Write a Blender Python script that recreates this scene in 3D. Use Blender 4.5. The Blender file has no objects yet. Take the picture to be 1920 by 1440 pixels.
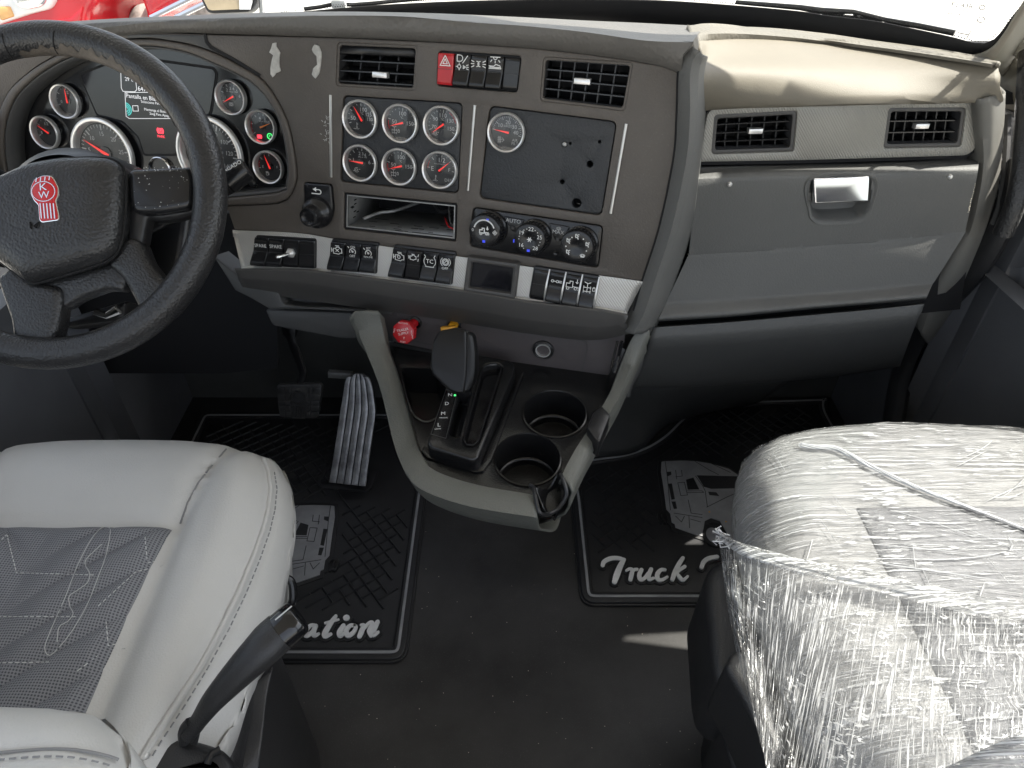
import bpy, bmesh, math, random
from mathutils import Vector as V, Matrix
from mathutils.geometry import delaunay_2d_cdt
random.seed(7)
R = math.radians
scn = bpy.context.scene
COL = scn.collection

# ---------------------------------------------------------------- camera
FPX, PITCH, EYE = 1331.0, R(40), V((0, 0, 1.36))
cd = bpy.data.cameras.new('camera'); cam = bpy.data.objects.new('camera', cd); COL.objects.link(cam)
cd.sensor_width = 36.0; cd.lens = FPX / 1920 * 36.0; cd.clip_start = 0.02; cd.clip_end = 2000
cam.location = EYE; cam.rotation_euler = (R(50), 0, 0)
scn.camera = cam

# ---------------------------------------------------------------- sky, sun, exposure
SUN = V((0.65, 0.12, 1.0)).normalized()          # direction towards the sun
wd = bpy.data.worlds.new('World'); scn.world = wd; wd.use_nodes = True
nt = wd.node_tree; nt.nodes.clear()
sky = nt.nodes.new('ShaderNodeTexSky'); sky.sky_type = 'NISHITA'; sky.sun_disc = False
sky.sun_elevation = math.asin(SUN.z); sky.sun_rotation = math.atan2(SUN.x, SUN.y)
sky.air_density = 1.0; sky.dust_density = 2.5; sky.ozone_density = 0.6
bg = nt.nodes.new('ShaderNodeBackground'); bg.inputs[1].default_value = 0.15
wo = nt.nodes.new('ShaderNodeOutputWorld')
hs = nt.nodes.new('ShaderNodeHueSaturation'); hs.inputs['Saturation'].default_value = .45
nt.links.new(sky.outputs[0], hs.inputs['Color']); nt.links.new(hs.outputs[0], bg.inputs[0]); nt.links.new(bg.outputs[0], wo.inputs[0])
sl = bpy.data.lights.new('sun', 'SUN'); sl.energy = 4.2; sl.angle = R(0.5); sl.color = (1, 0.95, 0.87)
so = bpy.data.objects.new('sun', sl); COL.objects.link(so)
so.rotation_euler = SUN.to_track_quat('Z', 'Y').to_euler(); so.location = (3, 1, 5)
scn.view_settings.view_transform = 'Standard'; scn.view_settings.look = 'None'
scn.view_settings.exposure = 1.45; scn.view_settings.gamma = 1
scn.cycles.use_denoising = True
scn.cycles.max_bounces = 10; scn.cycles.diffuse_bounces = 5; scn.cycles.transparent_max_bounces = 16
scn.cycles.sample_clamp_indirect = 6

# ---------------------------------------------------------------- geometry helpers
def ray(px, py):
    x = (px - 960) / FPX; y = (720 - py) / FPX
    return V((x, math.cos(PITCH) + y * math.sin(PITCH), -math.sin(PITCH) + y * math.cos(PITCH)))
def onZ(px, py, z):
    d = ray(px, py); return EYE + d * ((z - EYE.z) / d.z)
def onX(px, py, x):
    d = ray(px, py); return EYE + d * (x / d.x)
def onY(px, py, a, b=0.0, c=0.0):                 # plane Y = a + b*X + c*(Z-0.8)
    d = ray(px, py); t = (a + c * (EYE.z - 0.8)) / (d.y - b * d.x - c * d.z)
    return EYE + d * t
def onF(px, py, fn, lo=0.3, hi=3.0):              # surface Y = fn(X,Z)
    d = ray(px, py)
    for _ in range(50):
        m = (lo + hi) / 2; p = EYE + d * m
        if p.y < fn(p.x, p.z): lo = m
        else: hi = m
    return EYE + d * lo

class Pl:
    """a plane in the cab with its own u, v, n axes (n faces the cabin)"""
    def __init__(s, o, u, v):
        s.o = V(o); s.u = V(u).normalized(); n = s.u.cross(V(v)).normalized(); s.n = n; s.v = n.cross(s.u)
    def hit(s, px, py, off=0.0):
        d = ray(px, py); o = s.o + s.n * off
        return EYE + d * ((o - EYE).dot(s.n) / d.dot(s.n))
    def uv(s, px, py, off=0.0):
        p = s.hit(px, py, off) - s.o; return (p.dot(s.u), p.dot(s.v))
    def q(s, pts, off=0.0): return [s.uv(x, y, off) for x, y in pts]
    def P(s, u, v, n=0.0): return s.o + s.u * u + s.v * v + s.n * n
    def at(s, u, v, n=0.0, rot=0.0):
        c, q = math.cos(rot), math.sin(rot)
        return Pl(s.P(u, v, n), s.u * c + s.v * q, s.v * c - s.u * q)

def inpoly(x, y, p):
    c = False
    for i in range(len(p)):
        x1, y1 = p[i - 1][0], p[i - 1][1]; x2, y2 = p[i][0], p[i][1]
        if (y1 > y) != (y2 > y) and x < (x2 - x1) * (y - y1) / (y2 - y1) + x1: c = not c
    return c
def area(p): return sum(p[i - 1][0] * p[i][1] - p[i][0] * p[i - 1][1] for i in range(len(p))) / 2
def ccw(p): return list(p) if area(p) > 0 else list(p)[::-1]
def offs(p, d):
    out = []; n = len(p)
    for i in range(n):
        a, b, c = V(p[i - 1]), V(p[i]), V(p[(i + 1) % n])
        e, f = (b - a), (c - b)
        if e.length < 1e-9 or f.length < 1e-9: out.append(tuple(b)); continue
        e.normalize(); f.normalize()
        n1, n2 = V((-e.y, e.x)), V((-f.y, f.x)); m = n1 + n2
        k = max(0.35, 1 + n1.dot(n2))
        b2 = b + m * (d / k); out.append((b2.x, b2.y))
    return out
def rnd(p, r, seg=5):
    """round the corners of a polygon"""
    p = ccw(p); out = []; n = len(p)
    rs = r if isinstance(r, (list, tuple)) else [r] * n
    for i in range(n):
        a, b, c = V(p[i - 1]), V(p[i]), V(p[(i + 1) % n]); rr = rs[i]
        e, f = (a - b), (c - b); k = min(rr, e.length * .48, f.length * .48)
        if k < 1e-5: out.append((b.x, b.y)); continue
        s, t = b + e.normalized() * k, b + f.normalized() * k
        for j in range(seg + 1):
            w = j / seg; x = s * (1 - w) ** 2 + b * 2 * w * (1 - w) + t * w * w; out.append((x.x, x.y))
    return out
def rect(u0, v0, u1, v1): return [(u0, v0), (u1, v0), (u1, v1), (u0, v1)]
def circ(u, v, r, n=32, ry=None): return [(u + r * math.cos(6.28319 * i / n), v + (ry or r) * math.sin(6.28319 * i / n)) for i in range(n)]
def cat(p, n, closed=False):
    """resample points with a Catmull-Rom spline to n points by chord length"""
    p = [V(x) for x in p]
    if closed: p = p + [p[0]]
    L = [0.0]
    for i in range(1, len(p)): L.append(L[-1] + (p[i] - p[i - 1]).length)
    out = []; m = n if closed else n - 1; k = 0
    for j in range(n):
        s = L[-1] * j / m
        while k < len(L) - 2 and L[k + 1] < s: k += 1
        t = (s - L[k]) / max(1e-9, L[k + 1] - L[k])
        b, c = p[k], p[k + 1]
        a = p[k - 1] if k > 0 else (p[-2] if closed else b * 2 - c)
        d = p[k + 2] if k + 2 < len(p) else (p[1] if closed else c * 2 - b)
        out.append(0.5 * ((2 * b) + (c - a) * t + (2 * a - 5 * b + 4 * c - d) * t * t + (3 * b - a - 3 * c + d) * t ** 3))
    return out

_txt = {}
def text_mesh(s, align, shear):
    k = (s, align, shear)
    if k not in _txt:
        c = bpy.data.curves.new('lettering', 'FONT'); c.body = s; c.size = 1; c.align_x = align; c.align_y = 'CENTER'; c.resolution_u = 2; c.shear = shear
        o = bpy.data.objects.new('lettering', c); COL.objects.link(o)
        dg = bpy.context.evaluated_depsgraph_get(); m = bpy.data.meshes.new_from_object(o.evaluated_get(dg))
        _txt[k] = ([v.co.copy() for v in m.vertices], [list(p.vertices) for p in m.polygons])
        bpy.data.objects.remove(o); bpy.data.curves.remove(c); bpy.data.meshes.remove(m)
    return _txt[k]

class B:
    """collects shapes that become ONE mesh object"""
    def __init__(s): s.v = []; s.f = []
    def add(s, vs, fs):
        o = len(s.v); s.v += [V(x) for x in vs]; s.f += [[i + o for i in f] for f in fs]; return s
    def plate(s, pl, outer, n0, n1, b=0.0, holes=(), cap=False, bs=2):
        loops = [ccw(outer)] + [ccw(h)[::-1] for h in holes]
        vs, fs, top = [], [], []
        st = [(0.0, n0), (0.0, n1 - b)] + ([(b * (1 - math.cos(math.pi / 2 * (i + 1) / bs)), n1 - b + b * math.sin(math.pi / 2 * (i + 1) / bs)) for i in range(bs)] if b else [])
        for lp in loops:
            prev = None
            for d, n in st:
                l2 = offs(lp, d) if d else lp; k = len(vs); vs += [pl.P(x, y, n) for x, y in l2]; m = len(lp)
                if prev is not None:
                    for i in range(m): j = (i + 1) % m; fs.append([prev + i, prev + j, k + j, k + i])
                elif cap and lp is loops[0]: c0 = k
                prev = k
            top.append((prev, l2))
        idx = []
        for k, l2 in top: idx += list(range(k, k + len(l2)))
        flat = [V(p) for k, l2 in top for p in l2]; ed = []; o2 = 0
        for k, l2 in top: m = len(l2); ed += [(o2 + i, o2 + (i + 1) % m) for i in range(m)]; o2 += m
        ov, oe, of, ovo, oeo, ofo = delaunay_2d_cdt(flat, ed, [], 0, 1e-7)
        extra = {}
        for t in of:
            cx = sum(ov[i].x for i in t) / 3; cy = sum(ov[i].y for i in t) / 3
            if not inpoly(cx, cy, top[0][1]) or any(inpoly(cx, cy, l2) for k, l2 in top[1:]): continue
            tri = []
            for i in t:
                if ovo[i]: tri.append(idx[ovo[i][0]])
                else:
                    if i not in extra: extra[i] = len(vs); vs.append(pl.P(ov[i].x, ov[i].y, st[-1][1]))
                    tri.append(extra[i])
            a, b_, c = tri
            if (vs[b_] - vs[a]).cross(vs[c] - vs[a]).dot(pl.n) < 0: b_, c = c, b_
            fs.append([a, b_, c])
        if cap and len(loops) == 1: fs.append(list(range(c0, c0 + len(loops[0])))[::-1])
        return s.add(vs, fs)
    def lathe(s, pl, u, v, prof, seg=32, ry=1.0, cap=True):
        vs = []; fs = []
        for r, n in prof: vs += [pl.P(u + r * math.cos(6.28319 * i / seg), v + r * ry * math.sin(6.28319 * i / seg), n) for i in range(seg)]
        for k in range(len(prof) - 1):
            for i in range(seg): j = (i + 1) % seg; fs.append([k * seg + i, k * seg + j, (k + 1) * seg + j, (k + 1) * seg + i])
        if cap: m = (len(prof) - 1) * seg; fs.append(list(range(m, m + seg)))
        return s.add(vs, fs)
    def tube(s, path, r, seg=10, closed=False, flat=1.0, up=None):
        p = [V(x) for x in path]; n = len(p); vs = []; fs = []; ref = V(up) if up else V((0, 0, 1))
        for i in range(n):
            a = p[i - 1] if (i > 0 or closed) else p[i]; c = p[(i + 1) % n] if (i < n - 1 or closed) else p[i]
            t = (c - a).normalized(); x = ref.cross(t)
            if x.length < 1e-4: x = V((1, 0, 0)).cross(t)
            x.normalize(); y = t.cross(x)
            if not up: ref = y
            rr = r[i] if isinstance(r, (list, tuple)) else r
            vs += [p[i] + x * (rr * math.cos(6.28319 * k / seg)) + y * (rr * flat * math.sin(6.28319 * k / seg)) for k in range(seg)]
        for i in range(n if closed else n - 1):
            j = (i + 1) % n
            for k in range(seg): m = (k + 1) % seg; fs.append([i * seg + k, i * seg + m, j * seg + m, j * seg + k])
        if not closed: fs.append(list(range(seg))[::-1]); fs.append(list(range((n - 1) * seg, n * seg)))
        return s.add(vs, fs)
    def loft(s, rows, nu=40, sub=1, closed=False, straight=False):
        g = [(list(map(V, r)) if straight else cat(r, nu, closed)) for r in rows]; nu = len(g[0])
        if sub > 1:
            cols = [cat([r[i] for r in g], (len(g) - 1) * sub + 1) for i in range(nu)]
            g = [[cols[i][k] for i in range(nu)] for k in range(len(cols[0]))]
        vs = [p for r in g for p in r]; fs = []
        for k in range(len(g) - 1):
            for i in range(nu if closed else nu - 1):
                j = (i + 1) % nu; fs.append([k * nu + i, k * nu + j, (k + 1) * nu + j, (k + 1) * nu + i])
        return s.add(vs, fs)
    def box(s, pl, u0, v0, u1, v1, n0, n1, b=0.0): return s.plate(pl, rect(min(u0, u1), min(v0, v1), max(u0, u1), max(v0, v1)), n0, n1, b, cap=True)
    def line(s, pl, pts, w, n0, n1, closed=False):
        p = [V(x) for x in pts]; k = len(p)
        for i in range(k if closed else k - 1):
            a, b = p[i], p[(i + 1) % k]; e = b - a
            if e.length < 1e-7: continue
            e.normalize(); m = V((-e.y, e.x)) * (w / 2); a = a - e * w * .3; b = b + e * w * .3
            q = [a - m, b - m, b + m, a + m]
            s.add([pl.P(x.x, x.y, n0) for x in q] + [pl.P(x.x, x.y, n1) for x in q], [[4, 5, 6, 7], [0, 1, 5, 4], [1, 2, 6, 5], [2, 3, 7, 6], [3, 0, 4, 7]])
        return s
    def text(s, pl, t, u, v, size, n, rot=0.0, align='CENTER', sx=1.0, shear=0.0):
        vs, fs = text_mesh(t, align, shear); c, q = math.cos(rot), math.sin(rot)
        return s.add([pl.P(u + size * (c * a.x * sx - q * a.y), v + size * (q * a.x * sx + c * a.y), n) for a in vs], fs)
    def ball(s, c, r, seg=12, sc=(1, 1, 1)):
        vs = []; fs = []; h = seg // 2; c = V(c)
        for i in range(h + 1):
            a = math.pi * i / h
            for j in range(seg): b = 6.28319 * j / seg; vs.append(c + V((r * sc[0] * math.sin(a) * math.cos(b), r * sc[1] * math.sin(a) * math.sin(b), r * sc[2] * math.cos(a))))
        for i in range(h):
            for j in range(seg): k = (j + 1) % seg; fs.append([i * seg + j, (i + 1) * seg + j, (i + 1) * seg + k, i * seg + k])
        return s.add(vs, fs)
    def build(s, name, mat, parent=None, smooth=35, solid=0.0, label=None, kind=None, sub=0, weld=0.0):
        o0 = V((0, 0, 0)); p = parent
        while p is not None: o0 = p.location; q = p; p = p.parent
        me = bpy.data.meshes.new(name); me.from_pydata([v - o0 for v in s.v], [], s.f)
        bm = bmesh.new(); bm.from_mesh(me)
        if weld: bmesh.ops.remove_doubles(bm, verts=bm.verts, dist=weld)
        bmesh.ops.dissolve_degenerate(bm, dist=1e-7, edges=bm.edges)
        if len(bm.faces) < 60000: bmesh.ops.recalc_face_normals(bm, faces=bm.faces)
        bm.to_mesh(me); bm.free()
        if smooth:
            for f in me.polygons: f.use_smooth = True
            if smooth < 180: me.set_sharp_from_angle(angle=R(smooth))
        me.materials.append(mat)
        o = bpy.data.objects.new(name, me); COL.objects.link(o)
        if parent is not None: o.parent = parent
        if solid:
            m = o.modifiers.new('thickness', 'SOLIDIFY'); m.thickness = abs(solid); m.offset = -1 if solid > 0 else 1
        if sub:
            m = o.modifiers.new('smooth', 'SUBSURF'); m.levels = sub; m.render_levels = sub
        if label: o['label'] = label
        if kind: o['kind'] = kind
        return o

def thing(name, loc, label, cat_, group=None):
    o = bpy.data.objects.new(name, None); COL.objects.link(o); o.location = V(loc); o.empty_display_size = .05
    o['label'] = label; o['category'] = cat_
    if group: o['group'] = group
    return o
def tag(o, label, cat_, group=None):
    o['label'] = label; o['category'] = cat_
    if group: o['group'] = group
    return o
# ---------------------------------------------------------------- materials
def mat(name, col, rough=.5, metal=0.0, bump=None, var=0.0, vscale=6.0, coat=0.0, emit=None, spec=.5, scr=0.0, dust=0.0):
    m = bpy.data.materials.new(name); m.use_nodes = True; t = m.node_tree; N = t.nodes; p = N['Principled BSDF']; Lk = t.links.new
    p.inputs['Base Color'].default_value = (*col, 1); p.inputs['Roughness'].default_value = rough; p.inputs['Metallic'].default_value = metal
    p.inputs['Coat Weight'].default_value = coat; p.inputs['Coat Roughness'].default_value = .06; p.inputs['Specular IOR Level'].default_value = spec
    if emit: p.inputs['Emission Color'].default_value = (*emit[:3], 1); p.inputs['Emission Strength'].default_value = emit[3]
    tc = N.new('ShaderNodeTexCoord')
    def noise(sc, det=3, ro=.55):
        n = N.new('ShaderNodeTexNoise'); n.inputs['Scale'].default_value = sc; n.inputs['Detail'].default_value = det; n.inputs['Roughness'].default_value = ro; Lk(tc.outputs['Object'], n.inputs['Vector']); return n
    def ramp(src, a, b, ca=(0, 0, 0, 1), cb=(1, 1, 1, 1)):
        r = N.new('ShaderNodeValToRGB'); r.color_ramp.elements[0].position = a; r.color_ramp.elements[1].position = b
        r.color_ramp.elements[0].color = ca; r.color_ramp.elements[1].color = cb; Lk(src, r.inputs[0]); return r
    colsock = None
    if var:
        n = noise(vscale, 5, .6); r = ramp(n.outputs[0], .3, .72, (*[c * (1 - var) for c in col], 1), (*[min(1, c * (1 + var)) for c in col], 1)); colsock = r.outputs[0]
        mr = N.new('ShaderNodeMapRange'); mr.inputs[3].default_value = max(.03, rough - .05 * (1 if rough > .2 else .5)); mr.inputs[4].default_value = rough + .06
        n2 = noise(vscale * 2.3, 6, .65); Lk(n2.outputs[0], mr.inputs[0]); Lk(mr.outputs[0], p.inputs['Roughness'])
    if dust:
        n = noise(420, 2, .5); n3 = noise(3.5, 4, .6)
        r = ramp(n.outputs[0], .60, .80); r3 = ramp(n3.outputs[0], .35, .75)
        mu = N.new('ShaderNodeMath'); mu.operation = 'MULTIPLY'; Lk(r.outputs[0], mu.inputs[0]); Lk(r3.outputs[0], mu.inputs[1])
        m2 = N.new('ShaderNodeMath'); m2.operation = 'MULTIPLY'; Lk(mu.outputs[0], m2.inputs[0]); m2.inputs[1].default_value = dust
        mx = N.new('ShaderNodeMix'); mx.data_type = 'RGBA'; Lk(m2.outputs[0], mx.inputs['Factor'])
        if colsock: Lk(colsock, mx.inputs['A'])
        else: mx.inputs['A'].default_value = (*col, 1)
        mx.inputs['B'].default_value = (.42, .40, .36, 1); colsock = mx.outputs['Result']
    if colsock: Lk(colsock, p.inputs['Base Color'])
    h = None
    if bump:
        kind, sc, st = bump
        if kind == 'grain':
            v = N.new('ShaderNodeTexVoronoi'); v.inputs['Scale'].default_value = sc; v.feature = 'SMOOTH_F1'; Lk(tc.outputs['Object'], v.inputs['Vector']); h = v.outputs['Distance']; inv = True
        elif kind == 'noise': h = noise(sc, 2).outputs[0]; inv = False
        elif kind == 'weave':
            mp = N.new('ShaderNodeMapping'); mp.inputs['Rotation'].default_value = (0, R(38), 0); Lk(tc.outputs['Object'], mp.inputs[0])
            w = N.new('ShaderNodeTexWave'); w.inputs['Scale'].default_value = sc; w.bands_direction = 'X'; w.inputs['Distortion'].default_value = .6; w.inputs['Detail Scale'].default_value = 3; Lk(mp.outputs[0], w.inputs['Vector']); h = w.outputs[0]; inv = False
        elif kind == 'scratch':
            mp = N.new('ShaderNodeMapping'); mp.inputs['Scale'].default_value = (1, 1, 14); Lk(tc.outputs['Object'], mp.inputs[0])
            n = N.new('ShaderNodeTexNoise'); n.inputs['Scale'].default_value = sc; n.inputs['Detail'].default_value = 4; Lk(mp.outputs[0], n.inputs['Vector']); h = n.outputs[0]; inv = False
        b = N.new('ShaderNodeBump'); b.inputs['Strength'].default_value = st; b.inputs['Distance'].default_value = .001; b.invert = inv
        Lk(h, b.inputs['Height']); Lk(b.outputs[0], p.inputs['Normal'])
    return m
M = {}

M['fascia'] = mat('brown_grey_plastic', (.092, .080, .069), .50, bump=('grain', 380, .45), var=.17, vscale=7, dust=.16)
M['dashtop'] = mat('dark_pebbled_vinyl', (.115, .108, .098), .48, bump=('grain', 230, .8), var=.10)
M['tanroll'] = mat('sunlit_pebbled_padding', (.16, .147, .121), .62, bump=('grain', 190, 1.0), var=.10)  # vinyl lightened towards tan, standing in for sun on the roll
M['grey'] = mat('grey_dash_plastic', (.108, .108, .103), .58, bump=('grain', 380, .40), var=.07, vscale=4, dust=.06)
M['tan'] = mat('sunlit_dusty_grey_plastic', (.180, .161, .126), .60, bump=('grain', 800, .25), var=.08, vscale=4, dust=.12)  # dash grey lightened and warmed to paint in direct sun, with dust specks
M['lip'] = mat('mid_grey_trim', (.066, .063, .060), .45, bump=('grain', 900, .22), var=.08)
M['knee'] = mat('dark_grey_trim', (.058, .058, .057), .5, bump=('grain', 900, .22), var=.1)
M['consoleface'] = mat('brownish_console_panel', (.075, .066, .067), .5, bump=('grain', 900, .25), var=.08, dust=.06)
M['silver'] = mat('patterned_silver_trim', (.60, .585, .55), .36, .55, bump=('weave', 85, .45), var=.06)
M['ventstrip'] = mat('patterned_grey_trim', (.30, .29, .26), .42, .25, bump=('weave', 85, .5), var=.06)
M['gpanel'] = mat('coarse_black_panel', (.026, .028, .031), .48, bump=('noise', 330, 1.0), var=.1)
M['black'] = mat('black_plastic', (.013, .013, .014), .36, var=.05, vscale=6, bump=('grain', 900, .10), dust=.03)
M['gloss'] = mat('gloss_black_plastic', (.008, .008, .009), .16, coat=.3)
M['switch'] = mat('switch_black', (.011, .011, .012), .25)
M['matte'] = mat('matte_black', (.006, .006, .007), .8)
M['rubber'] = mat('black_rubber', (.019, .019, .020), .48, bump=('noise', 500, .25), var=.2, vscale=9, dust=.14)
M['pebble'] = mat('pebbled_wheel_leather', (.020, .020, .021), .33, bump=('grain', 370, .8), var=.14, vscale=12)
M['hub'] = mat('grained_airbag_cover', (.024, .024, .025), .35, bump=('grain', 320, .85), var=.12, vscale=9)
M['worn'] = mat('worn_brown_leather', (.075, .062, .05), .55, bump=('noise', 260, .6), var=.4, vscale=40)
M['chrome'] = mat('chrome', (.86, .86, .87), .10, 1.0)
M['brushed'] = mat('brushed_metal', (.80, .79, .77), .33, .75)
M['steel'] = mat('galvanised_sheet', (.36, .36, .35), .42, .6, var=.18, vscale=40, bump=('noise', 120, .2))
M['white'] = mat('white_print', (.80, .80, .78), .5)
M['dimwhite'] = mat('grey_print', (.45, .45, .44), .5)
M['red'] = mat('red_plastic', (.50, .016, .022), .25, var=.1, vscale=25, coat=.3)
M['needle'] = mat('red_needle', (.75, .03, .03), .4, emit=(1, .04, .03, .25))
M['orange'] = mat('orange_needle', (.8, .22, .03), .4)
M['yellow'] = mat('yellow_plastic', (.72, .34, .02), .35, var=.1)
M['blue'] = mat('blue_mark', (.03, .05, .5), .4, emit=(.06, .09, 1, .22))
M['green'] = mat('green_lamp', (.05, .6, .12), .4, emit=(.1, 1, .25, .45))
M['redlamp'] = mat('red_lamp', (.6, .03, .05), .4, emit=(1, .05, .08, .8))
M['teal'] = mat('teal_screen_mark', (.05, .45, .42), .4, emit=(.1, .6, .55, .25))
M['screentext'] = mat('screen_lettering', (.7, .7, .7), .4, emit=(.8, .8, .82, .28))
M['screen'] = mat('dark_screen', (.014, .014, .017), .07, spec=.6, var=.05)
M['dial'] = mat('dial_black', (.017, .017, .018), .35)
M['olive'] = mat('grey_olive_trim', (.118, .120, .106), .50, bump=('grain', 480, .6), var=.08, dust=.10)
M['leather'] = mat('light_grey_leather', (.535, .53, .51), .46, bump=('grain', 520, .28), var=.04, vscale=5)
M['thread'] = mat('pale_stitching', (.55, .55, .54), .7)
M['thread2'] = mat('grey_stitching', (.23, .23, .23), .7)
M['seatblack'] = mat('black_seat_plastic', (.022, .022, .023), .42, bump=('grain', 600, .35), var=.1)
M['floor'] = mat('black_vinyl_floor', (.036, .0345, .033), .42, bump=('noise', 160, .2), var=.65, vscale=3.0, dust=.30)
M['door'] = mat('dark_door_plastic', (.115, .118, .126), .5, bump=('grain', 700, .3), var=.1)
M['carpet'] = mat('dark_firewall_mat', (.078, .080, .076), .75, bump=('noise', 240, .5), var=.15)
M['matgrey'] = mat('grey_print_rubber', (.30, .304, .31), .5, var=.18, vscale=22, bump=('noise', 400, .2))
M['matwhite'] = mat('white_print_rubber', (.86, .86, .84), .5, var=.10, vscale=40)
M['pedal'] = mat('worn_grey_pedal_rubber', (.36, .36, .365), .30, .35, var=.5, vscale=24, bump=('noise', 90, .5))
M['redpaint'] = mat('red_truck_paint', (.55, .012, .022), .25, coat=.6, var=.05)
M['whitepaint'] = mat('white_truck_paint', (.80, .80, .79), .25, coat=.4, var=.03)
M['concrete'] = mat('pale_concrete', (.46, .44, .40), .85, var=.15, vscale=1.2, bump=('noise', 30, .4))
M['gravel'] = mat('grey_gravel', (.33, .31, .28), .9, var=.55, vscale=22, bump=('noise', 25, .8))
M['shell'] = mat('cab_headliner', (.42, .40, .36), .8, var=.05)
M['pillar'] = mat('pale_pillar_trim', (.25, .23, .19), .6, bump=('grain', 600, .25), var=.05)
M['glue'] = mat('dried_adhesive', (.46, .45, .42), .7, bump=('noise', 300, 1.0), var=.3, vscale=60)
M['foam'] = mat('torn_foam', (.62, .57, .46), .9, bump=('noise', 400, 1.0), var=.3, vscale=80)
M['mirror_tan'] = mat('tan_reflection_glass', (.50, .40, .26), .2, var=.3, vscale=5)  # mirror glass colour with its tan reflection painted in
M['amber'] = mat('amber_lamp', (.75, .42, .16), .2, var=.2)

def glass(name, tint=(1, 1, 1), refl=1.0):
    m = bpy.data.materials.new(name); m.use_nodes = True; t = m.node_tree; N = t.nodes; N.clear(); Lk = t.links.new
    o = N.new('ShaderNodeOutputMaterial'); mx = N.new('ShaderNodeMixShader'); tr = N.new('ShaderNodeBsdfTransparent'); tr.inputs[0].default_value = (*tint, 1)
    gl = N.new('ShaderNodeBsdfGlossy'); gl.inputs['Roughness'].default_value = .02
    lw = N.new('ShaderNodeLayerWeight'); pw = N.new('ShaderNodeMath'); pw.operation = 'POWER'; pw.inputs[1].default_value = 5; Lk(lw.outputs['Facing'], pw.inputs[0])
    mu = N.new('ShaderNodeMath'); mu.operation = 'MULTIPLY_ADD'; mu.inputs[1].default_value = .95 * refl; mu.inputs[2].default_value = .045 * refl; Lk(pw.outputs[0], mu.inputs[0])
    Lk(mu.outputs[0], mx.inputs[0]); Lk(tr.outputs[0], mx.inputs[1]); Lk(gl.outputs[0], mx.inputs[2]); Lk(mx.outputs[0], o.inputs[0])
    return m
M['glass'] = glass('window_glass', (.94, .96, .95), .8)
M['lens'] = glass('dial_glass', (.97, .97, .97), .9)

def mesh_fabric():
    """grey spacer fabric: a grid of small dark holes"""
    m = mat('perforated_grey_fabric', (.26, .265, .275), .7)
    t = m.node_tree; N = t.nodes; Lk = t.links.new; p = N['Principled BSDF']
    tc = N.new('ShaderNodeTexCoord'); mp = N.new('ShaderNodeMapping'); mp.inputs['Scale'].default_value = (300, 300, 0); Lk(tc.outputs['Object'], mp.inputs[0])
    v = N.new('ShaderNodeTexVoronoi'); v.inputs['Scale'].default_value = 1; v.inputs['Randomness'].default_value = .06; v.voronoi_dimensions = '2D'; Lk(mp.outputs[0], v.inputs['Vector'])
    r = N.new('ShaderNodeValToRGB'); r.color_ramp.elements[0].position = .22; r.color_ramp.elements[1].position = .42
    r.color_ramp.elements[0].color = (.055, .057, .066, 1); r.color_ramp.elements[1].color = (.215, .22, .235, 1); Lk(v.outputs['Distance'], r.inputs[0])
    Lk(r.outputs[0], p.inputs['Base Color'])
    b = N.new('ShaderNodeBump'); b.inputs['Strength'].default_value = .6; b.inputs['Distance'].default_value = .001; Lk(v.outputs['Distance'], b.inputs['Height']); Lk(b.outputs[0], p.inputs['Normal'])
    return m
M['mesh'] = mesh_fabric()

M['kick'] = mat('dark_grey_kick_plastic', (.085, .086, .083), .5, bump=('grain', 380, .35), var=.08, dust=.04)
M['pad'] = mat('worn_black_pedal_rubber', (.052, .052, .052), .30, var=.35, vscale=40)

M['midtan'] = mat('part_sunlit_end_plastic', (.15, .146, .132), .55, bump=('grain', 800, .25), var=.08, vscale=4, dust=.1)  # between the shaded and sunlit dash greys, some sun painted in
M['leather2'] = mat('mid_grey_leather', (.23, .23, .227), .46, bump=('grain', 520, .28), var=.05, vscale=5)
M['thread3'] = mat('light_grey_thread', (.50, .50, .49), .7)
M['plainfab'] = mat('grey_seat_fabric', (.17, .172, .18), .75, bump=('noise', 400, .5), var=.15, vscale=12)
M['deck'] = mat('satin_black_console', (.0085, .0085, .009), .27, bump=('grain', 420, .25), dust=.02)
M['inlay'] = mat('satin_metal_inlay', (.52, .515, .50), .30, .9)
M['grip'] = mat('glossy_black_grip', (.006, .006, .0065), .34, spec=.3)
# ---------------------------------------------------------------- cab shell, windows and what stands outside
def W(x, z): return 1.62 - (.62 if x > 0 else .36) * x * x - .65 * (z - 1.0)       # windscreen surface
FL = Pl((0, 0, 0), (1, 0, 0), (0, 1, 0))                        # floor plane, n up
def hplate(b, pts, z0, z1, bev=0.0, holes=()): return b.plate(FL, pts, z0, z1, bev, holes, cap=True)

b = B(); hplate(b, rect(-1.0, -.9, 1.0, 1.62), -.05, 0); b.build('floor', M['floor'], kind='structure')
b = B(); hplate(b, rect(-200, -200, 200, 200), -1.3, -1.25); b.build('ground', M['concrete'], kind='structure')
b = B(); b.plate(Pl((0, 1.56, 0), (1, 0, 0), (0, 0, 1)), rect(-1, 0, 1, .74), -.03, 0, cap=True)
firewall = b.build('wall', M['carpet'], kind='structure')

for sx in (-1, 1):
    b = B(); b.plate(Pl((sx * .97, 0, 0), (0, sx, 0), (0, 0, 1)), ccw([(sx * 1.16, -.05), (sx * 1.66, -.05), (sx * 1.46, .74), (sx * 1.46, .93), (sx * 1.16, .93)]), -.04, 0, cap=True); b.build('wall', M['door'], kind='structure')
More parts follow.
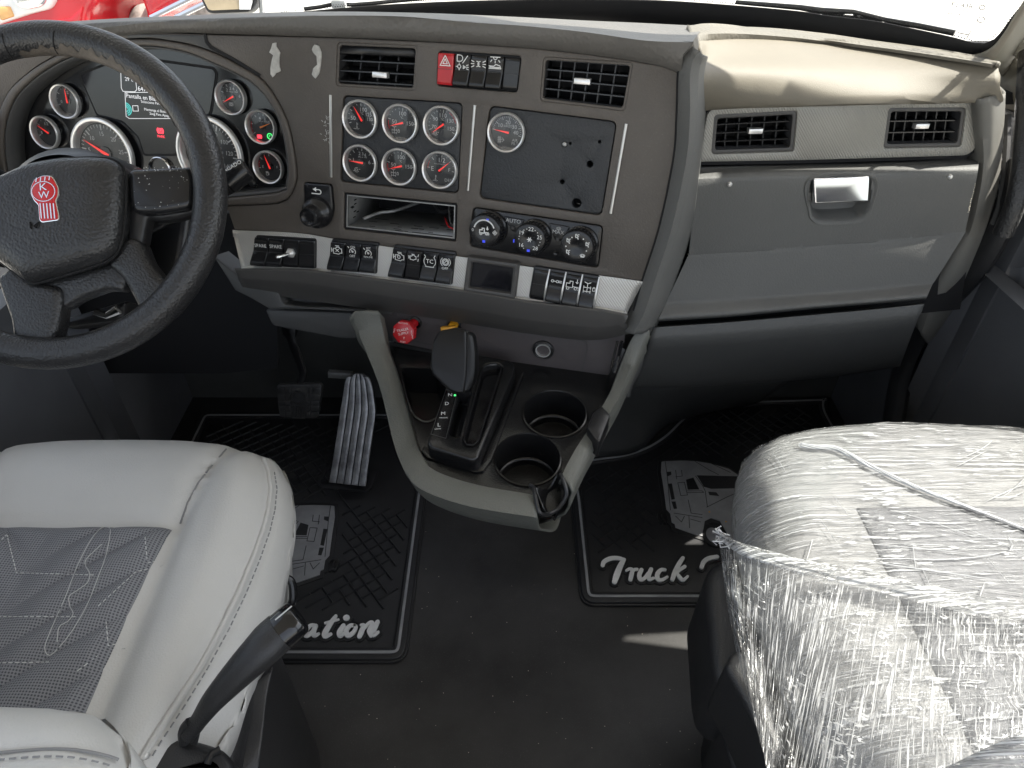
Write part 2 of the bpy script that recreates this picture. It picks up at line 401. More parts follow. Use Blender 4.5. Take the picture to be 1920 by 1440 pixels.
# roof with an unseen outside visor added to block sun, header and rear pillars
b = B(); hplate(b, rect(-1.02, -.55, 1.0, .98), 1.74, 1.80); roof = b.build('cab_roof', M['shell'])
tag(roof, 'pale padded cab roof lining above the seats', 'roof')
b = B(); hplate(b, [(-1.05, .93), (1.0, .93), (1.0, 1.20), (.40, 1.215), (.22, 1.62), (-1.05, 1.62)], 1.70, 1.73, .006); sv = b.build('added_sun_shade', M['whitepaint'])
tag(sv, 'white unseen shelf added above the windscreen to block sun', 'sun blocker')

# windscreen: pane, black frit border with its dotted edge, maker's mark
ws = thing('windscreen', (0, 1.5, 1.2), 'wide curved clear windscreen with black border band above the dashboard', 'windscreen')
dots = [(-80, 60), (240, 45), (400, 34), (530, 24), (700, 9), (860, 1), (1000, -2), (1150, -2), (1250, 0), (1380, 9), (1500, 20), (1545, 27), (1640, 38), (1700, 50), (1780, 67), (1822, 78), (1846, 79), (1864, 70), (1878, 54), (1891, 35), (1919, 0), (1960, -55)]
top = [onF(x, y, W) for x, y in dots]
outp = [(-80, 120), (240, 105), (400, 94), (530, 84), (700, 69), (860, 61), (1000, 58), (1150, 58), (1250, 60), (1380, 69), (1500, 80), (1545, 87), (1640, 98), (1700, 106), (1770, 112), (1822, 106), (1852, 97), (1872, 84), (1886, 64), (1902, 36), (1928, 0), (1970, -55)]
P0 = [onF(x, y, W) for x, y in outp]
b = B(); b.loft([[p + V((0, -.004, 0)) for p in cat(top, 130)], [p + V((0, -.004, 0)) for p in cat(P0, 130)]], 130, straight=True); b.build('frit_border', M['matte'], ws, solid=.002)
b = B(); tp = cat(top, 420)
for k in range(2):
    for i in range(0, 420):
        if tp[i].x < -.45: continue
        t = (tp[min(419, i + 1)] - tp[max(0, i - 1)]).normalized(); nrm = V((0, -.83, -.55)); up = t.cross(nrm).normalized()
        if up.z < 0: up = -up
        c = tp[i] + up * (.003 + .0045 * k) + t * (.0024 * k); r = .0017 - .0005 * k
        b.add([c + t * r, c + up * r, c - t * r, c - up * r, c + nrm * .0006], [[0, 1, 4], [1, 2, 4], [2, 3, 4], [3, 0, 4], [0, 3, 2, 1]])
b.build('frit_dots', M['matte'], ws, smooth=0, kind='stuff')
b = B(); rows = []
for k in range(9):
    z = .985 + .8 * k / 8; rows.append([V((x, W(x, z), z)) for x in [-.97 + 1.94 * i / 30 for i in range(31)]])
b.loft(rows, straight=True); b.build('pane', M['glass'], ws)
mk = onF(1802, 22, W); pw = Pl(mk + V((0, -.006, 0)), (1, -.7, 0), (0, -.65, 1))
b = B()
for t, u, v, s in (('E2 43R', -.004, .012, .011), ('LAMINATED', -.004, .003, .006), ('AS1 M 221', -.006, -.005, .007), ('DOT 16', -.011, -.013, .006)): b.text(pw, t, u, v, s, 0)
b.line(pw, circ(.028, -.008, .005, 14), .001, 0, .0005, True); b.line(pw, circ(.024, .013, .004, 12), .001, 0, .0005, True)
p2 = [pw.uv(1796, 61), pw.uv(1815, 65)]; b.line(pw, p2, .0012, 0, .0006); b.line(pw, [pw.uv(1820, 59), pw.uv(1813, 71)], .0012, 0, .0006)
b.build('maker_mark', M['matte'], ws, smooth=0)

# windscreen wiper lying along the foot of the glass
wp = thing('windscreen_wiper', onF(1600, 30, W), 'black wiper arm with open slots lying along the windscreen foot', 'wiper')
WY = lambda x, z: W(x, z) + .03
b = B(); b.tube([onF(x, y, WY) for x, y in [(1380, 4), (1500, 14), (1538, 20), (1600, 22), (1660, 37), (1720, 47)]], [.004, .005, .006, .004, .004, .003], 6)
b.tube([onF(x, y, WY) for x, y in [(1538, 20), (1545, 27), (1600, 32), (1655, 38)]], .003, 6)
for x, y in ((1553, 21), (1577, 24), (1604, 28), (1628, 32)): b.tube([onF(x, y - 2, WY), onF(x + 3, y + 6, WY)], .004, 6)
b.build('wiper_arm', M['rubber'], wp)
b = B(); b.tube([onF(x, y, WY) for x, y in [(1660, 38), (1720, 48), (1790, 62)]], .005, 6); b.build('blade', M['black'], wp)
w2 = thing('windscreen_wiper', onF(620, 8, W), 'wiper blade with pale clip at the middle of the windscreen foot', 'wiper')
b = B(); b.tube([onF(x, y, WY) for x, y in [(570, 17), (600, 13), (628, 7), (660, 9), (700, 6), (800, -4)]], .004, 6); b.build('blade', M['black'], w2)
b = B(); c = onF(636, 6, WY); b.box(Pl(c, (1, 0, 0), (0, 0, 1)), -.014, -.008, .014, .008, -.01, .01, .002); b.build('clip', M['whitepaint'], w2)

# right-hand windscreen pillar trim
ap = thing('windscreen_pillar', (.85, 1.2, 1.0), 'pale beige windscreen pillar trim at the passenger side', 'pillar')
r1 = [onF(x, y, lambda a, z: W(a, z) - .012) for x, y in [(1800, 104), (1836, 100), (1862, 86), (1882, 62), (1900, 32), (1925, -8)]]
r2 = [onX(x, y, .80) for x, y in [(1850, 118), (1872, 112), (1886, 92), (1904, 62), (1924, 34), (1950, -5)]]
r3 = [onX(x, y, .86) for x, y in [(1878, 138), (1886, 130), (1896, 108), (1914, 84), (1935, 60), (1970, 20)]]
b = B(); b.loft([r1, r2, r3], 30, 4); b.build('pillar_trim', M['pillar'], ap, solid=.006)
r3b = [onX(x, y, .862) for x, y in [(1876, 140), (1886, 128), (1896, 108), (1905, 92)]]
r4 = [onX(x, y, .90) for x, y in [(1893, 212), (1905, 214), (1918, 214), (1935, 214)]]
b = B(); b.loft([r3b, [onX(x, y, .875) for x, y in [(1884, 175), (1896, 172), (1908, 170), (1925, 168)]], r4], 14, 4); b.build('lower_cover', M['pillar'], ap, solid=.006)
b = B(); b.tube([onX(x, y, .89) for x, y in [(1884, 190), (1890, 208), (1902, 215), (1930, 216)]], .005, 8); b.build('trim_edge', M['knee'], ap)

# passenger door and driver door: lower panel, sill, pane
def cab_door(sx, lab):
    d = thing('cab_door', (sx * .97, .4, .4), lab, 'door')
    pd = Pl((sx * .935, 0, 0), (0, sx * 1, 0) , (0, 0, 1))
    b = B(); b.plate(pd, rnd([(sx * -.6, -.05), (sx * 1.21, -.05), (sx * 1.21, .66), (sx * .80, .68), (sx * .70, .86), (sx * -.6, .92)], .03), -.05, 0, .012); b.build('door_panel', M['door'], d)
    return d, pd
dR, pdR = cab_door(1, 'dark grey passenger door panel with armrest behind the wrapped seat')
dL, pdL = cab_door(-1, 'dark grey driver door panel in shadow beyond the steering wheel')
b = B(); b.plate(pdR, rnd(pdR.q([(1960, 420), (1905, 455), (1882, 560), (1900, 640), (1960, 690)]), .03), 0, .035, .016, bs=4); b.build('armrest', M['door'], dR)
b = B(); b.plate(pdR, rnd(pdR.q([(1960, 660), (1890, 690), (1838, 730), (1835, 860), (1960, 900)]), .02), 0, .03, .014, bs=3); b.build('map_pocket', M['door'], dR)
b = B(); b.plate(pdR, rnd(pdR.q([(1700, 730), (1775, 728), (1798, 742), (1818, 765), (1812, 900), (1690, 900)]), .01), 0, .02, .008); b.build('kick_panel', M['door'], dR)
b = B(); c = pdR.q([(1902, 500), (1930, 520)]); b.plate(pdR, rnd(pdR.q([(1908, 470), (1950, 450), (1950, 560), (1915, 560), (1903, 520)]), .02), .03, .048, .01, bs=3); b.build('door_handle', M['knee'], dR)
b = B(); b.plate(pdL, rnd(pdL.q([(-60, 740), (20, 770), (82, 792), (110, 830), (110, 960), (-60, 960)]), .03), 0, .04, .014, bs=3); b.build('map_pocket', M['door'], dL)
b = B(); b.lathe(pdL, *pdL.uv(20, 810), [(.07, .04), (.07, .048), (.055, .05), (.05, .044), (.02, .046)], 32); b.build('speaker_grille', M['black'], dL)
for d, sx in ((dR, 1), (dL, -1)):
    pg = Pl((sx * .985, 0, 0), (0, sx, 0), (0, 0, 1))
    b = B(); b.plate(pg, ccw([(sx * -.35, .90), (sx * .72, .84), (sx * .80, .70), (sx * 1.20, .68), (sx * .80, 1.72), (sx * -.35, 1.72)]), -.003, .001); b.build('window', M['glass'], d)
    b = B(); b.tube([(sx * .98, 1.2, .80), (sx * .96, 1.02, 1.25), (sx * .92, .82, 1.74)], .022, 8); b.tube([(sx * .98, -.38, .9), (sx * .98, -.38, 1.75)], .05, 8); b.build('window_frame', M['door'], d)

# black rubber door seal and grab handle on the passenger side
b = B(); b.tube(cat([onX(x, y, .885) for x, y in [(1925, 300), (1905, 360), (1880, 410), (1842, 480), (1800, 530), (1752, 580), (1715, 640), (1688, 720), (1672, 810), (1650, 900)]], 40), .021, 12, flat=1.5)
ds = b.build('door_seal', M['rubber']); tag(ds, 'black rubber door seal running down beside the passenger end of the dashboard', 'door seal')
gh = thing('grab_handle', onX(1910, 240, .84), 'black pebbled grab handle on the passenger windscreen pillar', 'grab handle')
b = B(); b.tube(cat([onX(x, y, .855) for x, y in [(1934, 60), (1931, 92), (1928, 150), (1923, 230), (1917, 310), (1904, 380), (1880, 440)]], 30), .0165, 14); b.build('grip', M['pebble'], gh)
b = B(); b.tube([onX(1938, 62, .862), onX(1932, 86, .858), onX(1931, 100, .856)], [.03, .027, .021], 14); b.build('socket', M['pillar'], gh)

# outside: own white bonnet with hood mirror, red truck parked ahead
hb = B(); rows = []
for k, (y, z) in enumerate([(1.72, .86), (2.0, .87), (2.4, .80), (2.9, .66), (3.4, .44), (3.7, .1)]):
    rows.append([V((x, y - .25 * abs(x - .1) ** 2, z - .35 * abs(x - .1) ** 3)) for x in [-.78 + .09 * k * .4, -.6, -.3, 0, .3, .6, .9, 1.1 - .03 * k]])
hb.loft(rows, 24, 4); hood = hb.build('bonnet', M['whitepaint'], solid=.01); tag(hood, 'white bonnet of this truck just beyond the windscreen', 'bonnet')
hm = thing('hood_mirror', onY(425, 5, 2.3), 'small hood mirror with black frame seen through the windscreen', 'mirror')
ph = Pl(onY(425, 5, 2.3), (1, 0, 0), (0, .25, 1))
o_ = ph.q([(366, -40), (374, -5), (388, 23), (398, 26), (468, 23), (479, 8), (478, -40)])
b = B(); b.plate(ph, rnd(o_, .015), -.05, 0, .006); b.build('mirror_housing', M['black'], hm)
b = B(); b.plate(ph, rnd(offs(ccw(o_), .009), .012), 0, .003); b.build('mirror_glass', M['mirror_tan'], hm)
b = B(); b.plate(ph, ph.q([(448, -40), (450, 18), (470, 18), (474, 4), (474, -40)]), .003, .005); b.build('mirror_glare', M['whitepaint'], hm)  # glare laid on as a white plate
b = B(); b.tube([ph.P(*ph.uv(488, 30), -.02), ph.P(*ph.uv(484, -40), -.02)], .008, 8); b.build('mirror_stalk', M['steel'], hm)

rt = thing('red_truck', onY(120, 40, 3.2), 'bright red truck with white headlamp parked ahead beyond the windscreen', 'truck')
pr = Pl(onY(120, 40, 3.2), (1, 0, 0), (0, .18, 1))
b = B(); b.plate(pr, rnd(pr.q([(-120, -120), (188, -120), (183, -10), (178, 10), (168, 24), (165, 60), (165, 140), (-120, 140)]), .02), -.5, 0, .03, bs=4)
b.plate(pr, rnd(pr.q([(243, -120), (252, 0), (262, 25), (262, 140), (300, 140), (282, 34), (352, -8), (420, -120)]), .02), -.4, -.05, .03, bs=4); b.build('body', M['redpaint'], rt)
b = B(); b.plate(pr, rnd(pr.q([(-120, -120), (112, -120), (112, -8), (100, 16), (60, 26), (12, 42), (-30, 58), (-120, 70)]), .02), 0, .03, .015, bs=3); b.build('headlamp_surround', M['whitepaint'], rt)
b = B(); b.plate(pr, rnd(pr.q([(30, -90), (98, -90), (97, 2), (88, 12), (62, 18), (42, 12), (32, -10)]), .015), .02, .045, .012, bs=3); b.build('headlamp', M['chrome'], rt)
b = B(); b.plate(pr, rnd(pr.q([(2, 12), (28, 11), (36, 30), (12, 38)]), .008), .02, .04, .006); b.build('indicator_lamp', M['amber'], rt)
b = B(); b.plate(pr, pr.q([(110, 38), (135, 32), (158, 12), (152, 40), (130, 48)]), 0, .015, .005); b.build('bumper_end', M['redpaint'], rt)
b = B(); pt = Pl(pr.P(*pr.uv(212, 70), -.35), (1, 0, 0), (0, .18, 1)); b.lathe(pt, 0, 0, [(.05, .02), (.10, .0), (.115, -.02), (.115, -.2)], 36, cap=True); b.build('tyre', M['gravel'], rt)
b = B(); b.plate(pr, pr.q([(150, -120), (300, -120), (290, 140), (150, 140)]), -.9, -.8); b.build('gravel_backing', M['gravel'], rt)  # flat gravel-coloured plate for the ground showing through the wheel arch
b = B()
for a_, c_ in (((283, 32), (372, -12)), ((330, 32), (392, 2))): b.tube([pr.P(*pr.uv(*a_), .0), pr.P(*pr.uv(*c_), .0)], .012, 8)
b.build('bumper_bar', M['chrome'], rt)

# unseen board added to block sun, notched to leave a lit floor wedge
KX, KY = SUN.x / SUN.z, SUN.y / SUN.z
def up(x0, y0, X): z = (X - x0) / KX; return (X, y0 + KY * z, z)
fp = [(-.22, .515), (-.22, 1.03), (.62, 1.03), (.62, .825), (.238, .800), (.226, .791), (.42, .762), (.62, .738), (.45, .738), (.30, .752), (.18, .755), (.09, .750), (.03, .728), (-.005, .69), (-.026, .64), (-.030, .58), (-.040, .535)]
p3 = [V(up(x, y, 1.03)) for x, y in fp]; pm = Pl((1.03, 0, 0), (0, 1, 0), (0, 0, 1))
b = B(); b.plate(pm, ccw([(p.y, p.z) for p in p3]), -.006, .006, .002, cap=True); b.build('sun_blocker', M['door'], dR)

bu = thing('rear_light_block', (0, -.6, 0), 'grey unseen block added behind the seats to cut low light', 'light blocker')  # unseen block added behind the seats to cut low rear light
b = B(); hplate(b, rnd(rect(-1.0, -1.1, 1.0, -.50), .03), .0, .42, .02); b.build('block_base', M['door'], bu)
b = B(); hplate(b, rnd(rect(-.98, -1.1, .98, -.52), .05), .42, .60, .06); b.build('block_top', M['shell'], bu)
# ---------------------------------------------------------------- dashboard
dash = thing('dashboard', (0, 1.05, .6), 'brown and grey truck dashboard with gauges, switches, vents and glovebox', 'dashboard')
SC = Pl((0, 1.01, .77), (1, -.235, 0), (0, .235, 1))
q = SC.q

clusterIn = [(36, 366), (20, 345), (9, 290), (10, 235), (28, 185), (60, 150), (100, 122), (140, 104), (200, 90), (280, 86), (350, 97), (400, 117), (435, 133), (475, 155), (509, 193), (531, 242), (542, 309), (539, 344), (527, 360), (431, 371), (300, 383), (120, 380)]
clusterOut = [(20, 385), (2, 350), (-8, 290), (-6, 230), (14, 175), (50, 138), (92, 110), (135, 92), (200, 76), (285, 72), (360, 84), (412, 102), (444, 119), (487, 144), (516, 180), (542, 235), (556, 309), (556, 342), (543, 369), (520, 382), (427, 387), (300, 396), (110, 396)]
cIn = [tuple(p)[:2] for p in cat([(*p, 0) for p in q(clusterIn)], 90, True)]
cOut = [tuple(p)[:2] for p in cat([(*p, 0) for p in q(clusterOut)], 90, True)]
ventLq = q([(632, 80), (783, 86), (777, 170), (629, 161)])
ventRq = q([(1019, 107), (1187, 118), (1171, 208), (1012, 189)])
bankTop = q([(822, 95), (978, 105), (970, 174), (819, 161)])
panL = q([(643, 179), (867, 193), (859, 363), (638, 341)])
panR = q([(918, 198), (1157, 228), (1128, 405), (898, 372)])
radioQ = q([(645, 361), (857, 382), (855, 453), (644, 430)])
climQ = q([(887, 388), (1131, 423), (1122, 503), (880, 462)])
knobQ = q([(570, 341), (623, 345), (627, 392), (622, 412), (607, 424), (590, 424), (576, 412), (571, 390)])
outer = q([(-70, 60), (200, 60), (300, 61), (400, 65), (640, 71), (850, 81), (1000, 91), (1100, 102), (1180, 113), (1240, 124), (1276, 138), (1275, 220), (1268, 300), (1240, 420), (1206, 528), (1100, 514), (1000, 502), (870, 483), (744, 466), (640, 451), (560, 438), (440, 432), (427, 394), (300, 402), (110, 402), (-70, 402)])
b = B(); b.plate(SC, outer, -.06, 0, .002, holes=[cOut, rnd(ventLq, .006), rnd(ventRq, .006), rnd(bankTop, .006), rnd(panL, .008), rnd(panR, .01), rnd(radioQ, .003), rnd(climQ, .008), rnd(knobQ, .006)])
b.build('fascia_panel', M['fascia'], dash)
# raised surround round the instrument cluster
ring = B(); ring.plate(SC, offs(ccw(cOut), .0012), -.055, .004, .004, holes=[cIn], bs=3); ring.build('cluster_surround', M['fascia'], dash)
inn = B(); inn.loft([[SC.P(u, v, -.001) for u, v in offs(ccw(cIn), .0005)], [SC.P(u, v, -.05) for u, v in offs(ccw(cIn), .004)]], straight=True, closed=True); inn.build('cluster_hood', M['knee'], dash, solid=.003)
# the seam in the fascia that runs down from the dash top to the cluster
b = B(); b.line(SC, q([(385, 65), (388, 78), (396, 88), (412, 97), (440, 112), (487, 141)]), .0045, -.002, .0012); b.build('panel_seam', M['matte'], dash)
b = B(); b.plate(SC, q([(240, 63), (383, 67), (386, 80), (395, 91), (412, 100), (360, 82), (285, 70), (240, 72)]), -.002, .0016, .001); b.build('cluster_brow', M['knee'], dash)

# --- dash top roll over the fascia
def S(pts, off): return [SC.hit(x, y, off) for x, y in pts]
crest = [(-80, 75), (60, 58), (150, 47), (300, 40), (500, 34), (640, 32), (760, 34), (860, 42), (980, 50), (1100, 62), (1200, 76), (1260, 80), (1300, 80)]
groove = [(-80, 96), (60, 82), (150, 74), (300, 62), (420, 64), (640, 71), (760, 76), (860, 82), (1000, 92), (1100, 103), (1180, 114), (1245, 128), (1278, 142)]
back = [(-80, 62), (60, 50), (150, 41), (300, 33), (500, 25), (640, 23), (760, 25), (860, 28), (980, 33), (1100, 39), (1200, 43), (1260, 46), (1320, 49)]
mid = [(x, y * .45 + c[1] * .55) for (x, y), c in zip(groove, crest)]
rg = S(groove, -.004); rg2 = S([(x, y - 1) for x, y in groove], .006); rg3 = S([(x, y - 7) for x, y in groove], .009); rm = S(mid, .014); rc = S(crest, .012); rc2 = S([(x, y - 4) for x, y in crest], -.012)
rb = [onY(x, y, 1.36) for x, y in back]; rbb = [p + V((0, .10, -.05)) for p in rb]
b = B(); b.loft([rg, rg2, rg3, rm, rc, rc2, rb, rbb], 70, 4); b.add([r[-1] for r in (rg, rg2, rg3, rm, rc, rc2, rb)] + [SC.hit(1306, 104, -.03)], [[i, i + 1, 7] for i in range(6)]); b.build('dash_top', M['dashtop'], dash, smooth=60)

b = B(); b.plate(FL, [(-1, 1.30), (-.3, 1.27), (.25, 1.22), (.45, 1.22), (.62, 1.24), (.75, 1.27), (1.0, 1.27), (1.0, 1.60), (-1, 1.60)], .935, .955, cap=True); b.build('sun_leak_shelf', M['matte'], dash)  # hidden shelf added to stop sun leaking behind the dash
# --- silver trim strip and the lip below it
stT = [(436, 431), (560, 437), (640, 450), (744, 465), (870, 482), (1000, 501), (1100, 513), (1206, 527)]
stB = [(452, 503), (560, 503), (620, 510), (728, 524), (870, 543), (990, 562), (1110, 576), (1176, 588)]
r0 = S(stT, -.003); r1 = S([(x, y + 1.5) for x, y in stT], .004); r2 = S([(x, y - 2) for x, y in stB], .004); r3 = S(stB, .008)
b = B(); b.loft([r0, r1, [a.lerp(c, .33) for a, c in zip(r1, r2)], [a.lerp(c, .67) for a, c in zip(r1, r2)], r2, r3], 60, 2); b.build('silver_strip', M['silver'], dash, solid=.012)
lipA = [(440, 503), (560, 505), (620, 512), (728, 526), (870, 545), (990, 564), (1110, 579), (1178, 590)]
lipB = [(446, 520), (560, 528), (640, 540), (740, 556), (870, 577), (990, 598), (1110, 612), (1172, 606)]
lipC = [(452, 533), (560, 545), (640, 557), (740, 573), (870, 596), (1000, 618), (1110, 630), (1182, 616)]
lipD = [(460, 545), (560, 560), (640, 572), (740, 586), (870, 606), (1000, 627), (1110, 638), (1188, 624)]
lf = [S(stB, .005), S([(x, y + 1) for x, y in stB], .013), S(lipA, .019), S([(x, y + 3) for x, y in lipA], .0205), S(lipB, .018), S([(x, y + 3) for x, y in lipB], .0165), S(lipC, .006), S([(x, y + 2) for x, y in lipC], .003), S(lipD, -.006), [p + V((0, .05, -.01)) for p in S(lipD, -.006)]]
b = B(); b.loft(lf, 60, 1); b.build('lower_lip', M['lip'], dash, smooth=22, solid=.006)

# --- knee panel under the lip, left of the console, with its cubby
KP = Pl(V((-.35, 1.06, .63)), (1, -.20, 0), (0, .35, 1))
cub = KP.q([(520, 541), (560, 544), (640, 552), (680, 560), (692, 580), (640, 578), (560, 574), (530, 570)])
b = B(); b.plate(KP, KP.q([(400, 480), (450, 520), (560, 535), (640, 550), (740, 572), (735, 592), (690, 586), (620, 580), (505, 580), (470, 560), (440, 545)]), -.05, 0, .004, holes=[rnd(cub, .008)]); b.build('knee_panel', M['knee'], dash)
b = B(); b.plate(KP, offs(ccw(cub), -.004), -.09, -.075); b.build('cubby', M['matte'], dash)
K2 = Pl(V((-.35, 1.075, .56)), (1, -.16, 0), (0, .25, 1))
b = B(); b.plate(K2, rnd(K2.q([(495, 581), (660, 586), (672, 602), (676, 636), (640, 636), (510, 612)]), .008), -.03, 0, .006); b.build('lower_cover', M['knee'], dash)
K3 = Pl(V((-.5, 1.25, .5)), (1, 0, 0), (0, .1, 1))
b = B(); b.plate(K3, K3.q([(-100, 400), (430, 400), (520, 520), (520, 690), (420, 700), (-100, 700)]), -.02, 0); b.build('column_shroud', M['matte'], dash)

# ---------------- vents
def lerp2(qd, s, t):     # qd: tl,tr,br,bl ; s across, t down
    a = V(qd[0]).lerp(V(qd[1]), s); c = V(qd[3]).lerp(V(qd[2]), s); return a.lerp(c, t)
def order(qd): return qd
def vent(pl, qd, nh, nv, tilt=0.0, tab=(.5, .5), mb='black', tilted=False):
    fr = B(); o = offs(ccw(qd), -.0008); i_ = offs(ccw(qd), .006 if mb == 'lip' else .0035)
    fr.plate(pl, rnd(o, .006), -.05, -.002, .0015, holes=[rnd(i_, .005)])
    v = fr.build('air_vent', M[mb], dash)
    fr = B(); fr.plate(pl, offs(ccw(qd), .003), -.075, -.052); fr.loft([[pl.P(u, v_, -.004) for u, v_ in offs(ccw(i_), .0004)], [pl.P(u, v_, -.06) for u, v_ in offs(ccw(i_), .0008)]], straight=True, closed=True); fr.build('duct', M['matte'], v, solid=-.0005)
    g = [V(x) for x in qd]; ctr = (g[0] + g[1] + g[2] + g[3]) / 4
    g = [ctr + (x - ctr) * .93 for x in g]
    def PT(s, t, n): p = lerp2(g, s, t); return pl.P(p.x, p.y, n)
    def depth(t): return -.010 + (tilt * (t - .2))
    for k in range(nv):
        s = (k + .5) / nv if nv > 1 else .5
        s = (k + 1) / (nv + 1)
        bb = B(); a, c = PT(s, 0.02, depth(0) - .006), PT(s, .98, depth(1) - .006); bk = pl.n * -.016; w = pl.u * .0010
        bb.add([a - w, a + w, c + w, c - w, a - w + bk, a + w + bk, c + w + bk, c - w + bk], [[0, 3, 2, 1], [4, 5, 6, 7], [0, 1, 5, 4], [1, 2, 6, 5], [2, 3, 7, 6], [3, 0, 4, 7]]); bb.build('vane', M['black'], v, smooth=0)
    for k in range(nh):
        t = (k + (0.12 if not tilted else .55)) / (nh - 1 + (.24 if not tilted else .9))
        bb = B(); s0, s1 = .0, 1.0
        a, c = PT(s0, t, depth(t)), PT(s1, t, depth(t)); bk = pl.n * -.018 + pl.v * (.006 if tilted else .0025); w = pl.v * .0009
        bb.add([a - w, a + w, c + w, c - w, a - w + bk, a + w + bk, c + w + bk, c - w + bk], [[0, 1, 2, 3], [4, 7, 6, 5], [0, 4, 5, 1], [1, 5, 6, 2], [2, 6, 7, 3], [3, 7, 4, 0]]); bb.build('slat', M['switch'], v, smooth=0)
    if tilted:
        bb = B(); a = [PT(0, -.02, -.012), PT(1, -.02, -.012), PT(1, .24, -.006), PT(0, .24, -.006)]; bb.loft([[a[0], a[1]], [a[3], a[2]]], straight=True); bb.build('barrel_top', M['black'], v, solid=.004)
    p = lerp2(g, *tab); pt = pl.at(p.x, p.y, depth(tab[1]), R(0))
    bb = B(); bb.box(pt, -.012, -.0042, .012, .0042, -.004, .007, .002); bb.build('vent_tab', M['brushed'], v)
    return v
vent(SC, ventLq, 4, 3, .010, (.56, .70), mb='fascia', tilted=True)
vent(SC, ventRq, 5, 5, 0.0, (.46, .47), 'fascia')

